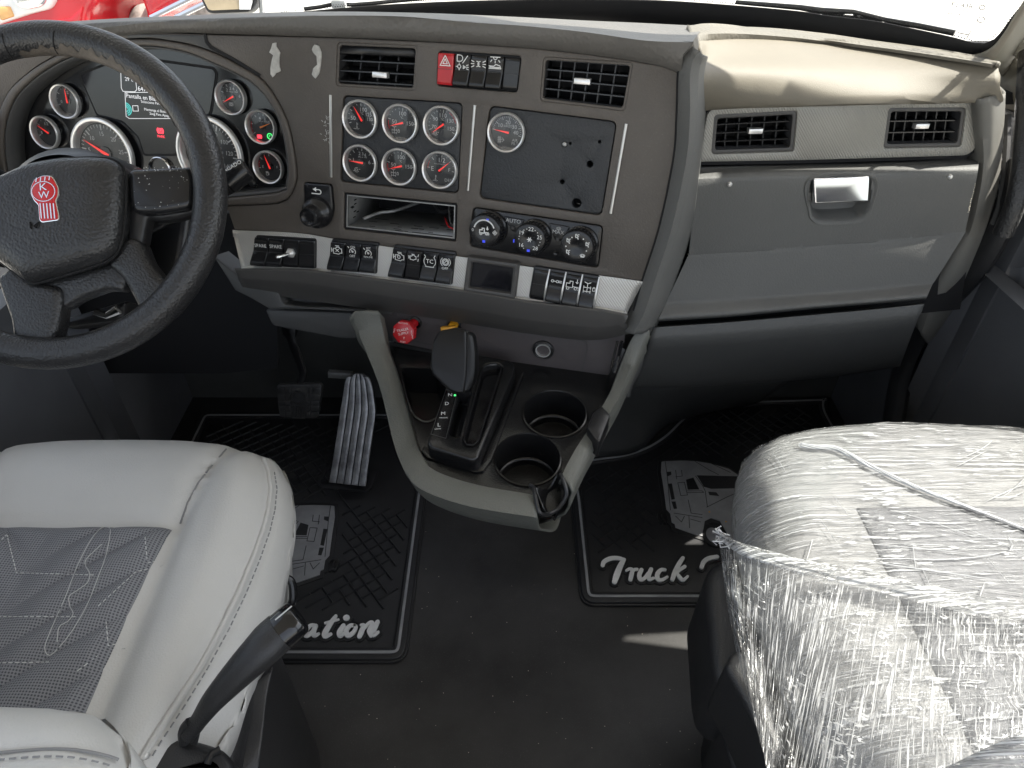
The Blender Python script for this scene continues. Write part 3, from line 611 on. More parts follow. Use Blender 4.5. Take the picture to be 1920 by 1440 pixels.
# ---------------- small pictograms (unit box, strokes)
def arc(cx, cy, r, a0, a1, n=10): return [(cx + r * math.cos(R(a0 + (a1 - a0) * i / n)), cy + r * math.sin(R(a0 + (a1 - a0) * i / n))) for i in range(n + 1)]
ENG = [[(-.3, -.25), (-.3, .15), (-.1, .15), (.0, .28), (.2, .28), (.3, .15), (.42, .15), (.42, -.2), (.25, -.2), (.15, -.3), (-.3, -.25)], [(-.3, 0), (-.45, 0)], [(-.45, -.15), (-.45, .18)], [(-.1, .38), (.2, .38)]]
ICON = {
 'engine': ENG + [arc(0, 0, .12, 0, 360)], 'engine_x': ENG + [[(-.1, -.1), (.15, .12)], [(-.1, .12), (.15, -.1)]],
 'engine_drop': [[(x * .75 - .1, y * .75) for x, y in l] for l in ENG] + [[(.38, .1), (.45, .3)], [(.38, -.3), (.42, -.1)]],
 'cruise': [arc(0, -.02, .28, -40, 200), [(0, -.02), (-.14, .14)], [(-.32, .3), (-.42, .42)], arc(0, -.02, .07, 0, 360, 6)],
 'tc': [[(-.38, .45), (-.30, .32)], [(.38, .45), (.30, .32)], arc(0, 0, .42, 140, 230), arc(0, 0, .42, -50, 40), [(-.3, -.38), (.3, -.38)]],
 'abs': [arc(0, .05, .2, 0, 360), arc(0, .05, .3, 0, 360), arc(0, .05, .44, 130, 230), arc(0, .05, .44, -50, 50), [(-.1, .0), (.1, .15)]],
 'hazard': [[(0, .45), (-.45, -.35), (.45, -.35), (0, .45)], [(0, .18), (-.2, -.2), (.2, -.2), (0, .18)]],
 'lamps': [arc(-.15, .25, .2, -90, 90, 8) + [(-.35, .45), (-.35, .05), (-.15, .05)], [(.05, -.05), (.4, .42)], arc(-.2, -.28, .12, 0, 360, 8), [(-.42, -.28), (-.36, -.28)], [(-.2, -.05), (-.2, -.1)], [(-.2, -.5), (-.2, -.45)], [(.1, -.2), (.1, -.4), (.25, -.3), (.1, -.2)], [(.32, -.2), (.45, -.15)], [(.32, -.3), (.46, -.3)], [(.32, -.4), (.45, -.45)]],
 'parking': [arc(-.12, 0, .16, -90, 90, 6) + [(-.12, .16)], arc(.12, 0, .16, 90, 270, 6) + [(.12, -.16)], [(-.3, .12), (-.48, .2)], [(-.3, 0), (-.5, 0)], [(-.3, -.12), (-.48, -.2)], [(.3, .12), (.48, .2)], [(.3, 0), (.5, 0)], [(.3, -.12), (.48, -.2)]],
 'dome': [[(-.35, .4), (.35, .4)], arc(0, .38, .14, 180, 360, 6), [(-.25, .2), (-.35, .08)], [(0, .16), (0, .02)], [(.25, .2), (.35, .08)], [(-.45, -.35), (.45, -.35), (.35, -.15), (.05, -.08), (-.1, -.2), (-.45, -.2)], [(-.4, -.27), (.4, -.27)]],
 'link': [arc(-.3, 0, .1, 0, 360, 8), [(-.2, 0), (.0, 0)], arc(.1, 0, .1, 0, 360, 8), [(.2, .06), (.45, .06)], [(.2, -.06), (.45, -.06)]],
 'truck': [[(-.45, -.2), (-.45, .1), (-.2, .1), (-.2, .28), (.02, .28), (.02, -.2), (-.45, -.2)], arc(-.32, -.28, .1, 0, 360, 8), [(.02, -.12), (.45, -.12)], arc(.25, -.25, .1, 0, 360, 8), arc(.42, -.25, .08, 0, 360, 8), [(.32, .45), (.32, .15), (.24, .25)], [(.32, .15), (.4, .25)]],
 'axle': [[(-.35, .4), (-.1, .3), (.1, .4)], [(-.12, .3), (-.12, -.35)], [(-.38, 0), (.12, 0)], [(-.38, -.3), (.12, -.3)], [(-.38, .1), (-.38, -.1)], [(.12, .1), (.12, -.1)], [(-.38, -.2), (-.38, -.4)], [(.12, -.2), (.12, -.4)], [(.28, -.2), (.46, -.2), (.46, .02), (.28, .02), (.28, -.2)], arc(.37, .02, .07, 0, 180, 6)],
 'wipe': [arc(0, -.25, .5, 40, 140) + [(-.25, -.2), (.25, -.2), (.38, .08)], [(-.1, -.1), (-.15, .1)], [(.1, -.1), (.15, .1)]],
 'person': [arc(-.1, .3, .08, 0, 360, 6), [(-.15, .15), (-.1, -.15), (.2, -.15), (.3, -.4)], [(.1, .25), (.4, .35)], [(.15, .1), (.35, .0)]],
 'fan': [arc(0, 0, .08, 0, 360, 6)] + [arc(.22 * math.cos(R(a)), .22 * math.sin(R(a)), .14, a - 90, a + 120, 6) for a in (0, 90, 180, 270)],
 'snow': [[(.4 * math.cos(R(a)), .4 * math.sin(R(a))), (-.4 * math.cos(R(a)), -.4 * math.sin(R(a)))] for a in (0, 60, 120)],
 'fuel': [[(-.25, -.35), (-.25, .3), (.1, .3), (.1, -.35), (-.25, -.35)], [(-.17, .08), (.02, .08), (.02, .22), (-.17, .22), (-.17, .08)], [(.1, -.05), (.2, -.05), (.22, -.25), (.3, -.25), (.3, .1), (.18, .25)]],
 'brakeP': [arc(0, 0, .28, 0, 360), arc(0, 0, .42, 130, 230), arc(0, 0, .42, -50, 50), [(-.06, -.15), (-.06, .15), (.08, .12), (.08, .0), (-.06, 0)]],
 'thermo': [[(0, .4), (0, -.1)], [(.02, .3), (.14, .3)], [(.02, .15), (.14, .15)], arc(0, -.18, .09, 0, 360, 6), [(-.45, -.38), (-.3, -.32), (-.15, -.4), (0, -.34), (.15, -.4), (.3, -.32)]],
 'turbo': [arc(0, 0, .14, 0, 360, 8), arc(0, 0, .28, 60, 330), [(.28, .1), (.45, .1)], [(-.28, -.14), (-.45, -.14)]],
 'airfilter': [[(-.4, .4), (-.4, -.4)], [(-.25, .4), (-.25, -.4)], [(-.1, .4), (-.1, -.4)], [(-.45, .2), (0, .2)], [(-.45, 0), (.3, 0)], [(-.45, -.2), (0, -.2)], [(.1, .25), (.35, 0), (.1, -.25)]],
}
def icon(bb, pl, name, u, v, s, n, w=.0010, rot=0.0):
    c, k = math.cos(rot), math.sin(rot)
    for l in ICON[name]: bb.line(pl, [(u + s * (c * x - k * y), v + s * (k * x + c * y)) for x, y in l], w, n - .0004, n)
    return bb

# ---------------- rocker switches
def rocker(pl, qd, prof, icons=(), texts=(), m='switch', label=None, n0=0.0, lamp=False, name='rocker_switch'):
    """qd tl,tr,br,bl in uv; prof [(t down, n)]"""
    b = B(); lo = n0 - .012; L, Rr = [], []
    g = [V(x) for x in qd]
    pts = cat([V((t, n + n0, 0)) for t, n in prof], 15)
    for p in pts:
        a, c = lerp2(g, 0, p.x), lerp2(g, 1, p.x); w = (c - a).length; f = .0012 / w
        a1, c1 = lerp2(g, f, p.x), lerp2(g, 1 - f, p.x)
        L.append([pl.P(a.x, a.y, lo), pl.P(a.x, a.y, p.y - .0012), pl.P(a1.x, a1.y, p.y), pl.P(c1.x, c1.y, p.y), pl.P(c.x, c.y, p.y - .0012), pl.P(c.x, c.y, lo)])
    t0 = [V(x) for x in L[0]]; b.loft([[pl.P(*((p - pl.o).dot(pl.u), (p - pl.o).dot(pl.v)), lo) for p in L[0]]] + L + [[pl.P(*((p - pl.o).dot(pl.u), (p - pl.o).dot(pl.v)), lo) for p in L[-1]]], straight=True)
    o = b.build(name, M[m], dash, smooth=40, label=label)
    def top_n(t):
        for i in range(1, len(pts)):
            if pts[i].x >= t: return pts[i - 1].y + (pts[i].y - pts[i - 1].y) * (t - pts[i - 1].x) / max(1e-6, pts[i].x - pts[i - 1].x)
        return pts[-1].y
    rot = math.atan2((g[1] - g[0]).y, (g[1] - g[0]).x)
    if icons or texts:
        b = B()
        for nm, s, t, sz in icons: p = lerp2(g, s, t); icon(b, pl, nm, p.x, p.y, sz, top_n(t) + .0014, .0011, rot)
        for tx, s, t, sz in texts: p = lerp2(g, s, t); b.text(pl, tx, p.x, p.y, sz, top_n(t) + .0014, rot)
        b.build('pictogram' if icons else 'lettering', M['white'], o, smooth=0)
    b = B(); a, c = lerp2(g, .04, .49), lerp2(g, .96, .49); nn = top_n(.49); b.line(pl, [a, c], .0006, nn - .0006, nn + .0003); b.build('split_line', M['black'], o, smooth=0)
    return o
PR_OUT = [(0, .003), (.05, .005), (.45, .0035), (.55, .005), (.9, .011), (1, .006)]
PR_IN = [(0, .008), (.06, .010), (.45, .0055), (.55, .0045), (.9, .0035), (1, .002)]
PR_FL = [(0, .003), (.06, .005), (.5, .005), (.94, .005), (1, .003)]
def bank(pl, qd, n, n0, gap=.04):
    b = B(); b.plate(pl, rnd(offs(ccw(qd), -.0008), .005), n0 - .030, n0 - .004, .002); o = b.build('switch_bezel', M['black'], dash)
    out = []
    for k in range(n):
        s0, s1 = (k + gap) / n, (k + 1 - gap) / n
        out.append([lerp2(qd, s0, .06), lerp2(qd, s1, .06), lerp2(qd, s1, .95), lerp2(qd, s0, .95)])
    return out
bk = bank(SC, bankTop, 5, -.004, .03)
rocker(SC, bk[0], PR_FL, [('hazard', .5, .24, .017)], m='red', label='red hazard warning switch', n0=-.002)
rocker(SC, bk[1], PR_OUT, [('lamps', .5, .24, .021)], n0=-.004)
rocker(SC, bk[2], PR_OUT, [('parking', .5, .26, .022)], n0=-.004)
rocker(SC, bk[3], PR_OUT, [('dome', .5, .2, .020)], n0=-.004)
rocker(SC, bk[4], PR_FL, n0=-.006)
strip = 0.004
G1 = q([(481, 440), (594, 447), (593, 504), (474, 498)], strip); G2 = q([(623, 448), (710, 456), (707, 513), (617, 506)], strip)
G3 = q([(740, 459), (855, 473), (848, 534), (730, 519)], strip); G4 = q([(1002, 499), (1125, 518), (1113, 582), (992, 558)], strip)
k1 = bank(SC, G1, 4, strip + .005, .02); k2 = bank(SC, G2, 3, strip + .005, .03); k3 = bank(SC, G3, 4, strip + .005, .03); k4 = bank(SC, G4, 4, strip + .006, .05)
N0 = strip + .003
rocker(SC, k1[0], PR_OUT, (), [('SPARE', .5, .27, .0085)], n0=N0); rocker(SC, k1[1], PR_OUT, (), [('SPARE', .5, .27, .0085)], n0=N0)
tg = rocker(SC, k1[2], PR_FL, n0=N0, name='toggle_switch', label='black switch blank with a small metal toggle'); rocker(SC, k1[3], PR_FL, n0=N0)
c = lerp2(k1[2], .55, .45); pk = SC.at(c.x, c.y, N0 + .006)
b = B(); b.plate(pk, circ(0, 0, .0085, 6), 0, .004, .001); b.lathe(pk, 0, 0, [(.0055, .004), (.0055, .007), (.003, .009)], 16); b.build('hex_nut', M['brushed'], tg)
b = B(); b.tube([pk.P(0, 0, .008), pk.P(-.007, -.001, .018), pk.P(-.012, -.002, .024)], [.002, .0026, .0034], 10); b.ball(pk.P(-.0122, -.002, .0243), .0034, 10); b.build('toggle_lever', M['chrome'], tg)
rocker(SC, k2[0], PR_OUT, [('engine_x', .5, .27, .021)], n0=N0); rocker(SC, k2[1], PR_OUT, [('cruise', .5, .26, .019)], [('ON', .5, .1, .0055), ('OFF', .5, .43, .006)], n0=N0); rocker(SC, k2[2], PR_OUT, [('cruise', .5, .27, .019)], [('SET', .5, .1, .0055), ('RESUME', .5, .42, .0045)], n0=N0)
rocker(SC, k3[0], PR_OUT, [('engine', .5, .27, .021)], n0=N0); rocker(SC, k3[1], PR_IN, [('engine_drop', .5, .2, .019)], n0=N0); rocker(SC, k3[2], PR_OUT, [('tc', .5, .3, .024)], [('TC', .5, .3, .010)], n0=N0); rocker(SC, k3[3], PR_OUT, [('abs', .5, .27, .019)], [('OFF', .5, .47, .0065)], n0=N0)
rocker(SC, k4[0], PR_FL, n0=N0 - .002); rocker(SC, k4[1], PR_OUT, [('link', .5, .27, .020)], n0=N0); rocker(SC, k4[2], PR_OUT, [('truck', .5, .3, .022)], n0=N0); rocker(SC, k4[3], PR_OUT, [('axle', .5, .3, .022)], n0=N0)
for k in range(1, 5):      # pale guards between the switches of the right-hand bank
    b = B(); g4 = [lerp2(G4, k / 4 - .006, t) for t in (.0, .25, .5, .75, 1.0)]
    b.tube([SC.P(p.x, p.y, strip + n) for p, n in zip(g4, (.004, .010, .013, .012, .004))], [.0012, .0016, .0018, .0016, .0012], 8); b.build('switch_guard', M['brushed'], dash)
# driver information display in the strip
dq = q([(882, 480), (973, 493), (966, 554), (874, 541)], strip)
b = B(); b.plate(SC, rnd(offs(ccw(dq), -.002), .003), -.02, strip + .012, .003, holes=[rnd(offs(ccw(dq), .0065), .002)]); d_ = b.build('display_bezel', M['lip'], dash)
b = B(); b.plate(SC, offs(ccw(dq), .005), -.02, strip + .003); b.build('display_screen', M['screen'], d_)

# ---------------- gauges
def gauge(pl, u, v, r, a0, a1, ticks, nums, needle, extra=(), icons=(), redarc=None, n0=0.0, deep=.010, nm='needle', up=0.0, lens=True):
    b = B(); b.lathe(pl, u, v, [(r, n0 - .003), (r, n0 + .003), (r * .985, n0 + .0045), (r * .955, n0 + .0054), (r * .885, n0 + .0044), (r * .865, n0 + .002), (r * .85, n0 - .001), (r * .83, n0 - deep * .6)], 48, cap=False); o = b.build('gauge', M['brushed'], dash, smooth=50)
    b = B(); b.lathe(pl, u, v, [(r * .845, n0 - deep), (r * .8, n0 - deep * .55)], 40, cap=True); b.build('dial_face', M['dial'], o)
    z = n0 - deep * .55 + .0004; rr = r * .80; b = B()
    for i in range(ticks[0] + 1):
        a = R(a0 + (a1 - a0) * i / ticks[0]); big = i % ticks[1] == 0; l = .80 if big else .88
        b.line(pl, [(u + rr * .97 * math.cos(a), v + rr * .97 * math.sin(a)), (u + rr * l * math.cos(a), v + rr * l * math.sin(a))], r * (.032 if big else .018), z, z + .0003)
    for t, a, s, *k in nums:
        kk = k[0] if k else .60; a = R(a); b.text(pl, t, u + rr * kk * math.cos(a), v + rr * kk * math.sin(a), r * s, z + .0003)
    for t, x, y, s in extra: b.text(pl, t, u + r * x, v + r * y, r * s, z + .0003)
    for t, x, y, s in icons: icon(b, pl, t, u + r * x, v + r * y, r * s, z + .0004, r * .022)
    b.build('dial_markings', M['dimwhite'], o, smooth=0)
    if redarc:
        b = B(); b.line(pl, [(u + rr * .93 * math.cos(R(a)), v + rr * .93 * math.sin(R(a))) for a in range(redarc[0], redarc[1], 8 if redarc[1] > redarc[0] else -8)], r * .03, z, z + .0004); b.build('red_arc', M['red'], o, smooth=0)
    a = R(needle); b = B(); c, s = math.cos(a), math.sin(a); zz = z + .0022
    b.plate(pl, [(u + r * .70 * c, v + r * .70 * s), (u - r * .12 * c - r * .05 * s, v - r * .12 * s + r * .05 * c), (u - r * .12 * c + r * .05 * s, v - r * .12 * s - r * .05 * c)], zz, zz + .001); b.build('needle', M[nm], o, smooth=0)
    b = B(); b.lathe(pl, u, v, [(r * .2, z), (r * .19, zz - .0004), (r * .1, zz)], 20); b.build('needle_hub', M['dial'], o)
    if lens:
        b = B(); b.lathe(pl, u, v, [(r * .85, n0 + .0024), (r * .4, n0 + .0030)], 32, cap=True); b.build('lens', M['lens'], o)
    return o
b = B(); b.plate(SC, rnd(offs(ccw(panL), .0012), .008), -.03, -.003, .0015); b.build('gauge_panel', M['gpanel'], dash)
b = B(); hp = [(1058, 271, .0035), (1069, 269, .002), (1124, 266, .0022), (1106, 308, .0048), (1054, 341, .0036), (1081, 381, .0072)]
holes = [circ(*SC.uv(x, y, -.003), r, 16) for x, y, r in hp]
b.plate(SC, rnd(offs(ccw(panR), .0012), .01), -.03, -.003, .0015, holes=holes); b.build('blank_gauge_panel', M['gpanel'], dash)
b = B(); b.plate(SC, offs(ccw(panR), .006), -.05, -.04); b.build('panel_backing', M['matte'], dash)
b = B(); pp = SC.at(*SC.uv(1058, 271), -.003); b.lathe(pp, 0, 0, [(.0032, -.004), (.0032, .002), (.0015, .003)], 12); b.build('screw', M['steel'], dash)
GR = .0288
gu = [SC.uv(*p) for p in [(677, 223), (752, 231), (829, 235), (677, 305), (750, 312), (826, 318), (950, 248)]]
gauge(SC, *gu[0], GR, 200, -20, (12, 3), [('50', 180, .30), ('100', 75, .30), ('125', 30, .26), ('130', 0, .24)], 122, [('°C', .05, .27, .17)], [('thermo', -.28, -.38, .42)], n0=.0036)
gauge(SC, *gu[1], GR, 165, 0, (10, 5), [('50', 175, .3, .5), ('100', 82, .3), ('150', 0, .3)], 196, [('°C', .02, .27, .17)], [('axle', -.35, -.38, .5)], redarc=(205, 165), n0=.0036)
gauge(SC, *gu[2], GR, 200, -30, (16, 4), [('70', 195, .28), ('90', 145, .28), ('110', 88, .30), ('130', 30, .28), ('150', -18, .28)], 216, [('°C', 0, .27, .17)], [('turbo', -.38, -.42, .42)], redarc=(60, 8), n0=.0036)
gauge(SC, *gu[3], GR, 170, 0, (8, 2), [('1', 165, .24), ('2', 100, .26), ('3', 78, .24), ('4', 60, .26), ('6', 5, .3)], 176, [('kPa x 100', .08, .30, .13)], [('turbo', -.3, -.42, .45)], n0=.0036)
gauge(SC, *gu[4], GR, 165, 0, (10, 5), [('50', 175, .3, .5), ('100', 85, .3), ('150', 0, .3)], 196, [('°C', .02, .27, .17)], [('axle', -.35, -.38, .5)], redarc=(205, 165), n0=.0036)
gauge(SC, *gu[5], GR, 175, -5, (8, 2), [('E', 180, .34), ('1/2', 85, .34), ('F', 0, .28)], 40, [('DEF', .42, -.55, .24), ('DIESEL EXHAUST FLUID', 0, .28, .07)], [('thermo', -.3, -.48, .4)], redarc=(178, 140), n0=.0036)
gauge(SC, *gu[6], GR, 172, -12, (24, 4), [('10', 140, .28), ('20', 85, .28), ('30', 35, .28), ('40', 0, .28)], 172, [('InH2O', .05, .30, .17), ('AIR', .45, -.38, .2), ('FILT', .45, -.55, .2)], [('airfilter', -.28, -.4, .42)], n0=.0036)

# chrome inlay strips
for a, c in (((620, 178), (621, 332)), ((890.5, 197), (877.5, 357)), ((1174.5, 232), (1145, 400))):
    b = B(); b.tube([SC.P(*SC.uv(*a), .0005), SC.P(*SC.uv(*c), .0005)], .0024, 10, flat=.8); b.build('chrome_strip', M['inlay'], dash)
# dried glue left on the fascia
for pts in ([(512, 82), (519, 80), (520, 88), (526, 98), (524, 118), (526, 134), (519, 138), (512, 145), (508, 140), (509, 118), (513, 104), (506, 98)], [(590, 84), (599, 86), (604, 98), (602, 116), (600, 136), (592, 147), (585, 138), (588, 128), (596, 122), (595, 106), (588, 98), (585, 92)]):
    b = B(); pts = [(x + random.uniform(-.8, .8), y + random.uniform(-1, 1)) for p in zip(pts, pts[1:] + pts[:1]) for x, y in (p[0], ((p[0][0] + p[1][0]) / 2, (p[0][1] + p[1][1]) / 2))]
    b.plate(SC, q(pts), -.001, .0022, .0009); b.build('glue_patch', M['glue'], dash)
b = B()
for _ in range(26):
    x, y = random.gauss(612, 4), random.choice([228, 248, 262]) + random.gauss(0, 5); u, v = SC.uv(x, y); a = random.random() * 3
    b.line(SC, [(u, v), (u + .003 * math.cos(a), v + .003 * math.sin(a))], .0006, -.0002, .0004)
b.build('scuff_marks', M['dimwhite'], dash, smooth=0)

# mirror adjuster
b = B(); b.plate(SC, rnd(offs(ccw(knobQ), .0008), .006), -.02, .0035, .003); ma = b.build('mirror_adjuster', M['switch'], dash)
ku, kv = SC.uv(599, 397); pk = SC.at(ku, kv, .003); ax = V((-.14, -.03, 1))
b = B(); rows = []
for r, n in [(.0255, 0), (.0255, .006), (.024, .010), (.019, .013), (.0165, .016), (.0162, .026), (.0150, .029), (.0115, .0296), (.0105, .0285), (.004, .0275), (.0001, .0275)]:
    rows.append([pk.P(r * math.cos(6.28319 * i / 40) - .16 * n, r * math.sin(6.28319 * i / 40) - .10 * n, n) for i in range(40)])
b.loft(rows, straight=True, closed=True); b.build('adjuster_knob', M['switch'], ma, smooth=40)
b = B(); u, v = SC.uv(596, 359); b.line(SC, [(u - .009, v - .003), (u + .004, v - .003)] + arc(u + .004, v + .0005, .0035, -90, 90, 6) + [(u - .001, v + .004)], .0016, .003, .0042); b.plate(SC, [(u - .001, v + .0075), (u - .001, v + .0005), (u - .007, v + .004)], .003, .0042); b.build('arrow_mark', M['white'], ma, smooth=0)

# empty radio slot: sheet-metal sleeve, cables
ri = offs(ccw(radioQ), .0035); rq = [V(p) for p in ri]
sl = B(); sl.loft([[SC.P(p[0], p[1], -.004) for p in ri + ri[:1]], [SC.P(p[0], p[1], -.16) for p in ri + ri[:1]]], straight=True)
sl.plate(SC, ri, -.006, -.0035, 0, holes=[offs(ccw(ri), .0022)])
rs = sl.build('radio_sleeve', M['steel'], dash, smooth=20, solid=.001)
b = B(); b.plate(SC, rnd(offs(ccw(radioQ), .0009), .003), -.012, -.0015, .001, holes=[offs(ccw(radioQ), .0035)]); b.build('slot_edge', M['matte'], rs)
b = B(); b.plate(SC, ri, -.15, -.145); b.build('slot_back', M['matte'], rs)
bl = min(rq, key=lambda p: p.x + p.y); br = max(rq, key=lambda p: p.x - p.y)
b = B()
for k in range(26):      # punched slots in the sleeve floor
    s = random.uniform(.04, .96); n = random.choice([-.012, -.02, -.034, -.05, -.07]); p = bl.lerp(br, s); w = random.uniform(.003, .009)
    o_ = SC.P(p.x, p.y + .0007, n); pf = Pl(o_, SC.u, -SC.n); b.box(pf, -w, -.0012, w, .0012, -.0003, .0004)
tl = min(rq, key=lambda p: p.x - p.y)
for k in range(9):
    s = random.uniform(.1, .9); p = bl.lerp(tl, s); o_ = SC.P(p.x + .0007, p.y, random.uniform(-.06, -.012)); pf = Pl(o_, -SC.n, SC.v); b.box(pf, -.005, -.001, .005, .001, -.0003, .0004)
b.build('punched_slots', M['matte'], rs, smooth=0, kind='stuff')
for pts, r, m in (([(.75, .15, -.10), (.82, .30, -.06), (.9, .22, -.03), (.98, .20, -.02)], .0016, 'red'), ([(.7, .9, -.13), (.8, .55, -.09), (.88, .3, -.05), (.97, .12, -.03)], .0014, 'steel'), ([(.55, .95, -.13), (.62, .5, -.11), (.72, .3, -.1), (.9, .5, -.12)], .003, 'rubber'), ([(.45, .9, -.14), (.52, .6, -.12), (.66, .75, -.12), (.95, .8, -.13)], .0028, 'rubber'), ([(.1, .18, -.03), (.2, .28, -.06), (.3, .3, -.075), (.5, .5, -.13)], .0028, 'steel')):
    b = B(); P_ = []
    for s, t, n in pts: p = lerp2([tl, max(rq, key=lambda p: p.x + p.y), br, bl], s, 1 - t); P_.append(SC.P(p.x, p.y, n))
    b.tube(cat(P_, 14), r, 8); b.build('cable', M[m], rs)

# climate control panel with three knobs
b = B(); b.plate(SC, rnd(offs(ccw(climQ), .001), .008), -.02, -.001, .002); cp = b.build('climate_panel', M['switch'], dash)
def knob(px, py, fx, fy, r):
    u, v = SC.uv(px, py); pk = SC.at(u, v, 0); H_ = .020
    f = SC.uv(fx, fy, H_); du, dv = f[0] - u, f[1] - v
    b = B(); rows = []
    for rr, n in [(r * 1.06, -.002), (r * 1.06, .004), (r * .98, .006), (r * .97, .017), (r * .93, H_), (r * .88, H_ + .0006), (r * .34, H_ - .0004), (r * .2, H_ - .002), (.0001, H_ - .0022)]:
        rows.append([pk.P(rr * math.cos(6.28319 * i / 48) + du * min(1, n / H_), rr * math.sin(6.28319 * i / 48) + dv * min(1, n / H_), n) for i in range(48)])
    b.loft(rows, straight=True, closed=True); o = b.build('climate_knob', M['switch'], dash, smooth=35)
    g = B()
    for i in range(30):
        a = 6.28319 * i / 30; x, y = r * .985 * math.cos(a), r * .985 * math.sin(a)
        g.tube([pk.P(x + du * .35, y + dv * .35, .007), pk.P(x + du * .8, y + dv * .8, .0165)], .0009, 5)
    g.build('knob_ribs', M['black'], o, kind='stuff')
    return o, pk.at(du, dv, H_ + .0009)
o, pf = knob(920, 428, 908, 433, .0265)
b = B(); b.line(pf, [(x, y) for x, y in arc(0, .001, .0165, 165, 20, 16)], .0022, 0, .0005); icon(b, pf, 'truck', 0, 0, .016, .0005, .0016); b.text(pf, '0', -.0185, .0, .007, .0005); icon(b, pf, 'fan', .0175, -.001, .009, .0005, .0010); b.build('knob_markings', M['white'], o, smooth=0)
b = B(); b.box(pf, -.0022, -.0185, .0022, -.0145, 0, .0005); b.box(pf, .003, .018, .007, .020, 0, .0005); b.build('blue_mark', M['blue'], o, smooth=0)
o, pf = knob(1003, 442, 993, 449, .0255); b = B()
for t, a in (('16', 218), ('19', 145), ('22', 85), ('25', 18), ('28', -52)): b.text(pf, t, .0165 * math.cos(R(a)), .0165 * math.sin(R(a)), .0088, .0006)
for a in (182, 168, 125, 108, 62, 45, -8, -25, 240): b.lathe(pf, .017 * math.cos(R(a)), .017 * math.sin(R(a)), [(.0008, 0), (.0007, .0005)], 6)
icon(b, pf, 'snow', 0, 0, .009, .0006, .0014); b.build('knob_markings', M['white'], o, smooth=0)
b = B(); b.box(pf, -.003, -.0195, .0014, -.0158, 0, .0006); b.box(pf, -.0262, -.008, -.0245, -.003, -.003, -.001); b.build('blue_mark', M['blue'], o, smooth=0)
o, pf = knob(1089, 457, 1081, 463, .0268); b = B()
for nm, a in (('person', 95), ('person', 150), ('person', 215), ('person', 20), ('wipe', -50)): icon(b, pf, nm, .0165 * math.cos(R(a)), .0165 * math.sin(R(a)), .0095, .0006, .0012)
for a in (120, 182, 55, -15): b.lathe(pf, .0165 * math.cos(R(a)), .0165 * math.sin(R(a)), [(.0011, 0), (.001, .0005)], 8)
b.build('knob_markings', M['white'], o, smooth=0)
for pts, tx, tpx, ic in (([(944, 405), (984, 412), (972, 434), (960, 434)], 'AUTO', (963, 414), None), ([(1029, 418), (1069, 425), (1058, 452), (1040, 450)], 'MAX', (1047, 435), (1048, 428))):
    b = B(); b.plate(SC, rnd(q(pts), .003), -.001, .0018, .001); o = b.build('push_button', M['switch'], dash)
    b = B(); u, v = SC.uv(*tpx); b.text(SC, tx, u, v, .0088, .0022, R(-2), sx=1.0)
    if ic: icon(b, SC, 'wipe', *SC.uv(*ic), .009, .0023, .0008)
    b.build('lettering', M['dimwhite'], o, smooth=0)
    b = B(); u, v = SC.uv(tpx[0] - 1, tpx[1] + 13); b.box(SC, u - .0022, v - .002, u + .0022, v + .002, .0015, .0022); b.build('indicator', M['lip'], o)
b = B(); b.lathe(SC, *SC.uv(1042, 474), [(.004, -.001), (.004, .002), (.003, .003), (.0001, .002)], 16); b.build('sensor_cap', M['switch'], dash)

# ---------------- instrument cluster
CF = Pl(SC.P(0, 0, -.038), SC.u, SC.v); cq = CF.q
b = B(); b.plate(CF, cIn, -.02, -.0, cap=False); b.build('cluster_face', M['gloss'], dash)
lcd = cq([(152, 141), (205, 121), (300, 116), (400, 130), (405, 138), (394, 210), (332, 284), (328, 288), (272, 288), (262, 256), (232, 226), (184, 214)])
b = B(); b.plate(CF, rnd(offs(ccw(lcd), -.004), .006), -.001, .0008); o = b.build('screen_border', M['matte'], dash)
b = B(); b.plate(CF, rnd(lcd, .005), 0, .0018); sc_ = b.build('cluster_screen', M['screen'], dash)
b = B()
def ctext(t, px, py, s, al='LEFT'): u, v = CF.uv(px, py); b.text(CF, t, u, v, s, .0024, R(-1.5), align=al)
ctext('29°c', 236, 148, .0085); ctext('647.916.1', 260, 166, .0108); ctext('Pantalla en Blanco', 238, 179, .0096)
ctext('Selecciona Para Mantener', 266, 190, .0060); ctext('O', 304, 197, .0066); ctext('Mantenga el Botón Blanco', 272, 204.5, .0060); ctext('2seg Para Apagar', 282, 212.5, .0060)
for l in ([(228, 135), (229, 165), (232, 171), (254, 172), (258, 168), (254, 135), (250, 131), (232, 131), (228, 135)], [(236, 173), (345, 173)], [(236, 173), (238, 218), (244, 222), (350, 222)], [(250, 198), (260, 198), (261, 208), (251, 208), (250, 198)]): b.line(CF, cq(l), .0008, .0018, .0022)
b.build('screen_lettering', M['screentext'], sc_, smooth=0)
b = B(); u, v = CF.uv(302, 245); icon(b, CF, 'brakeP', u, v, .014, .0023, .0013); b.text(CF, 'PARK', u, v - .0095, .006, .0023); b.build('park_warning', M['redlamp'], sc_, smooth=0)
b = B(); u, v = CF.uv(238, 204)
for r in (.004, .007, .010): b.line(CF, arc(u, v, r, -80, 80, 10), .0016, .0018, .0022)
b.build('teal_symbol', M['teal'], sc_, smooth=0)
def rx(px, dx): return (V(CF.uv(px + dx, 250)) - V(CF.uv(px, 250))).length
SG = .0288
for px, py in ((130, 189), (92.5, 247), (95, 318)): gauge(CF, *CF.uv(px, py), SG * 1.0, 200, -20, (8, 2), [('0', 190, .25), ('1/2', 90, .25)], 90 if px == 130 else 150, n0=.009, deep=.012)
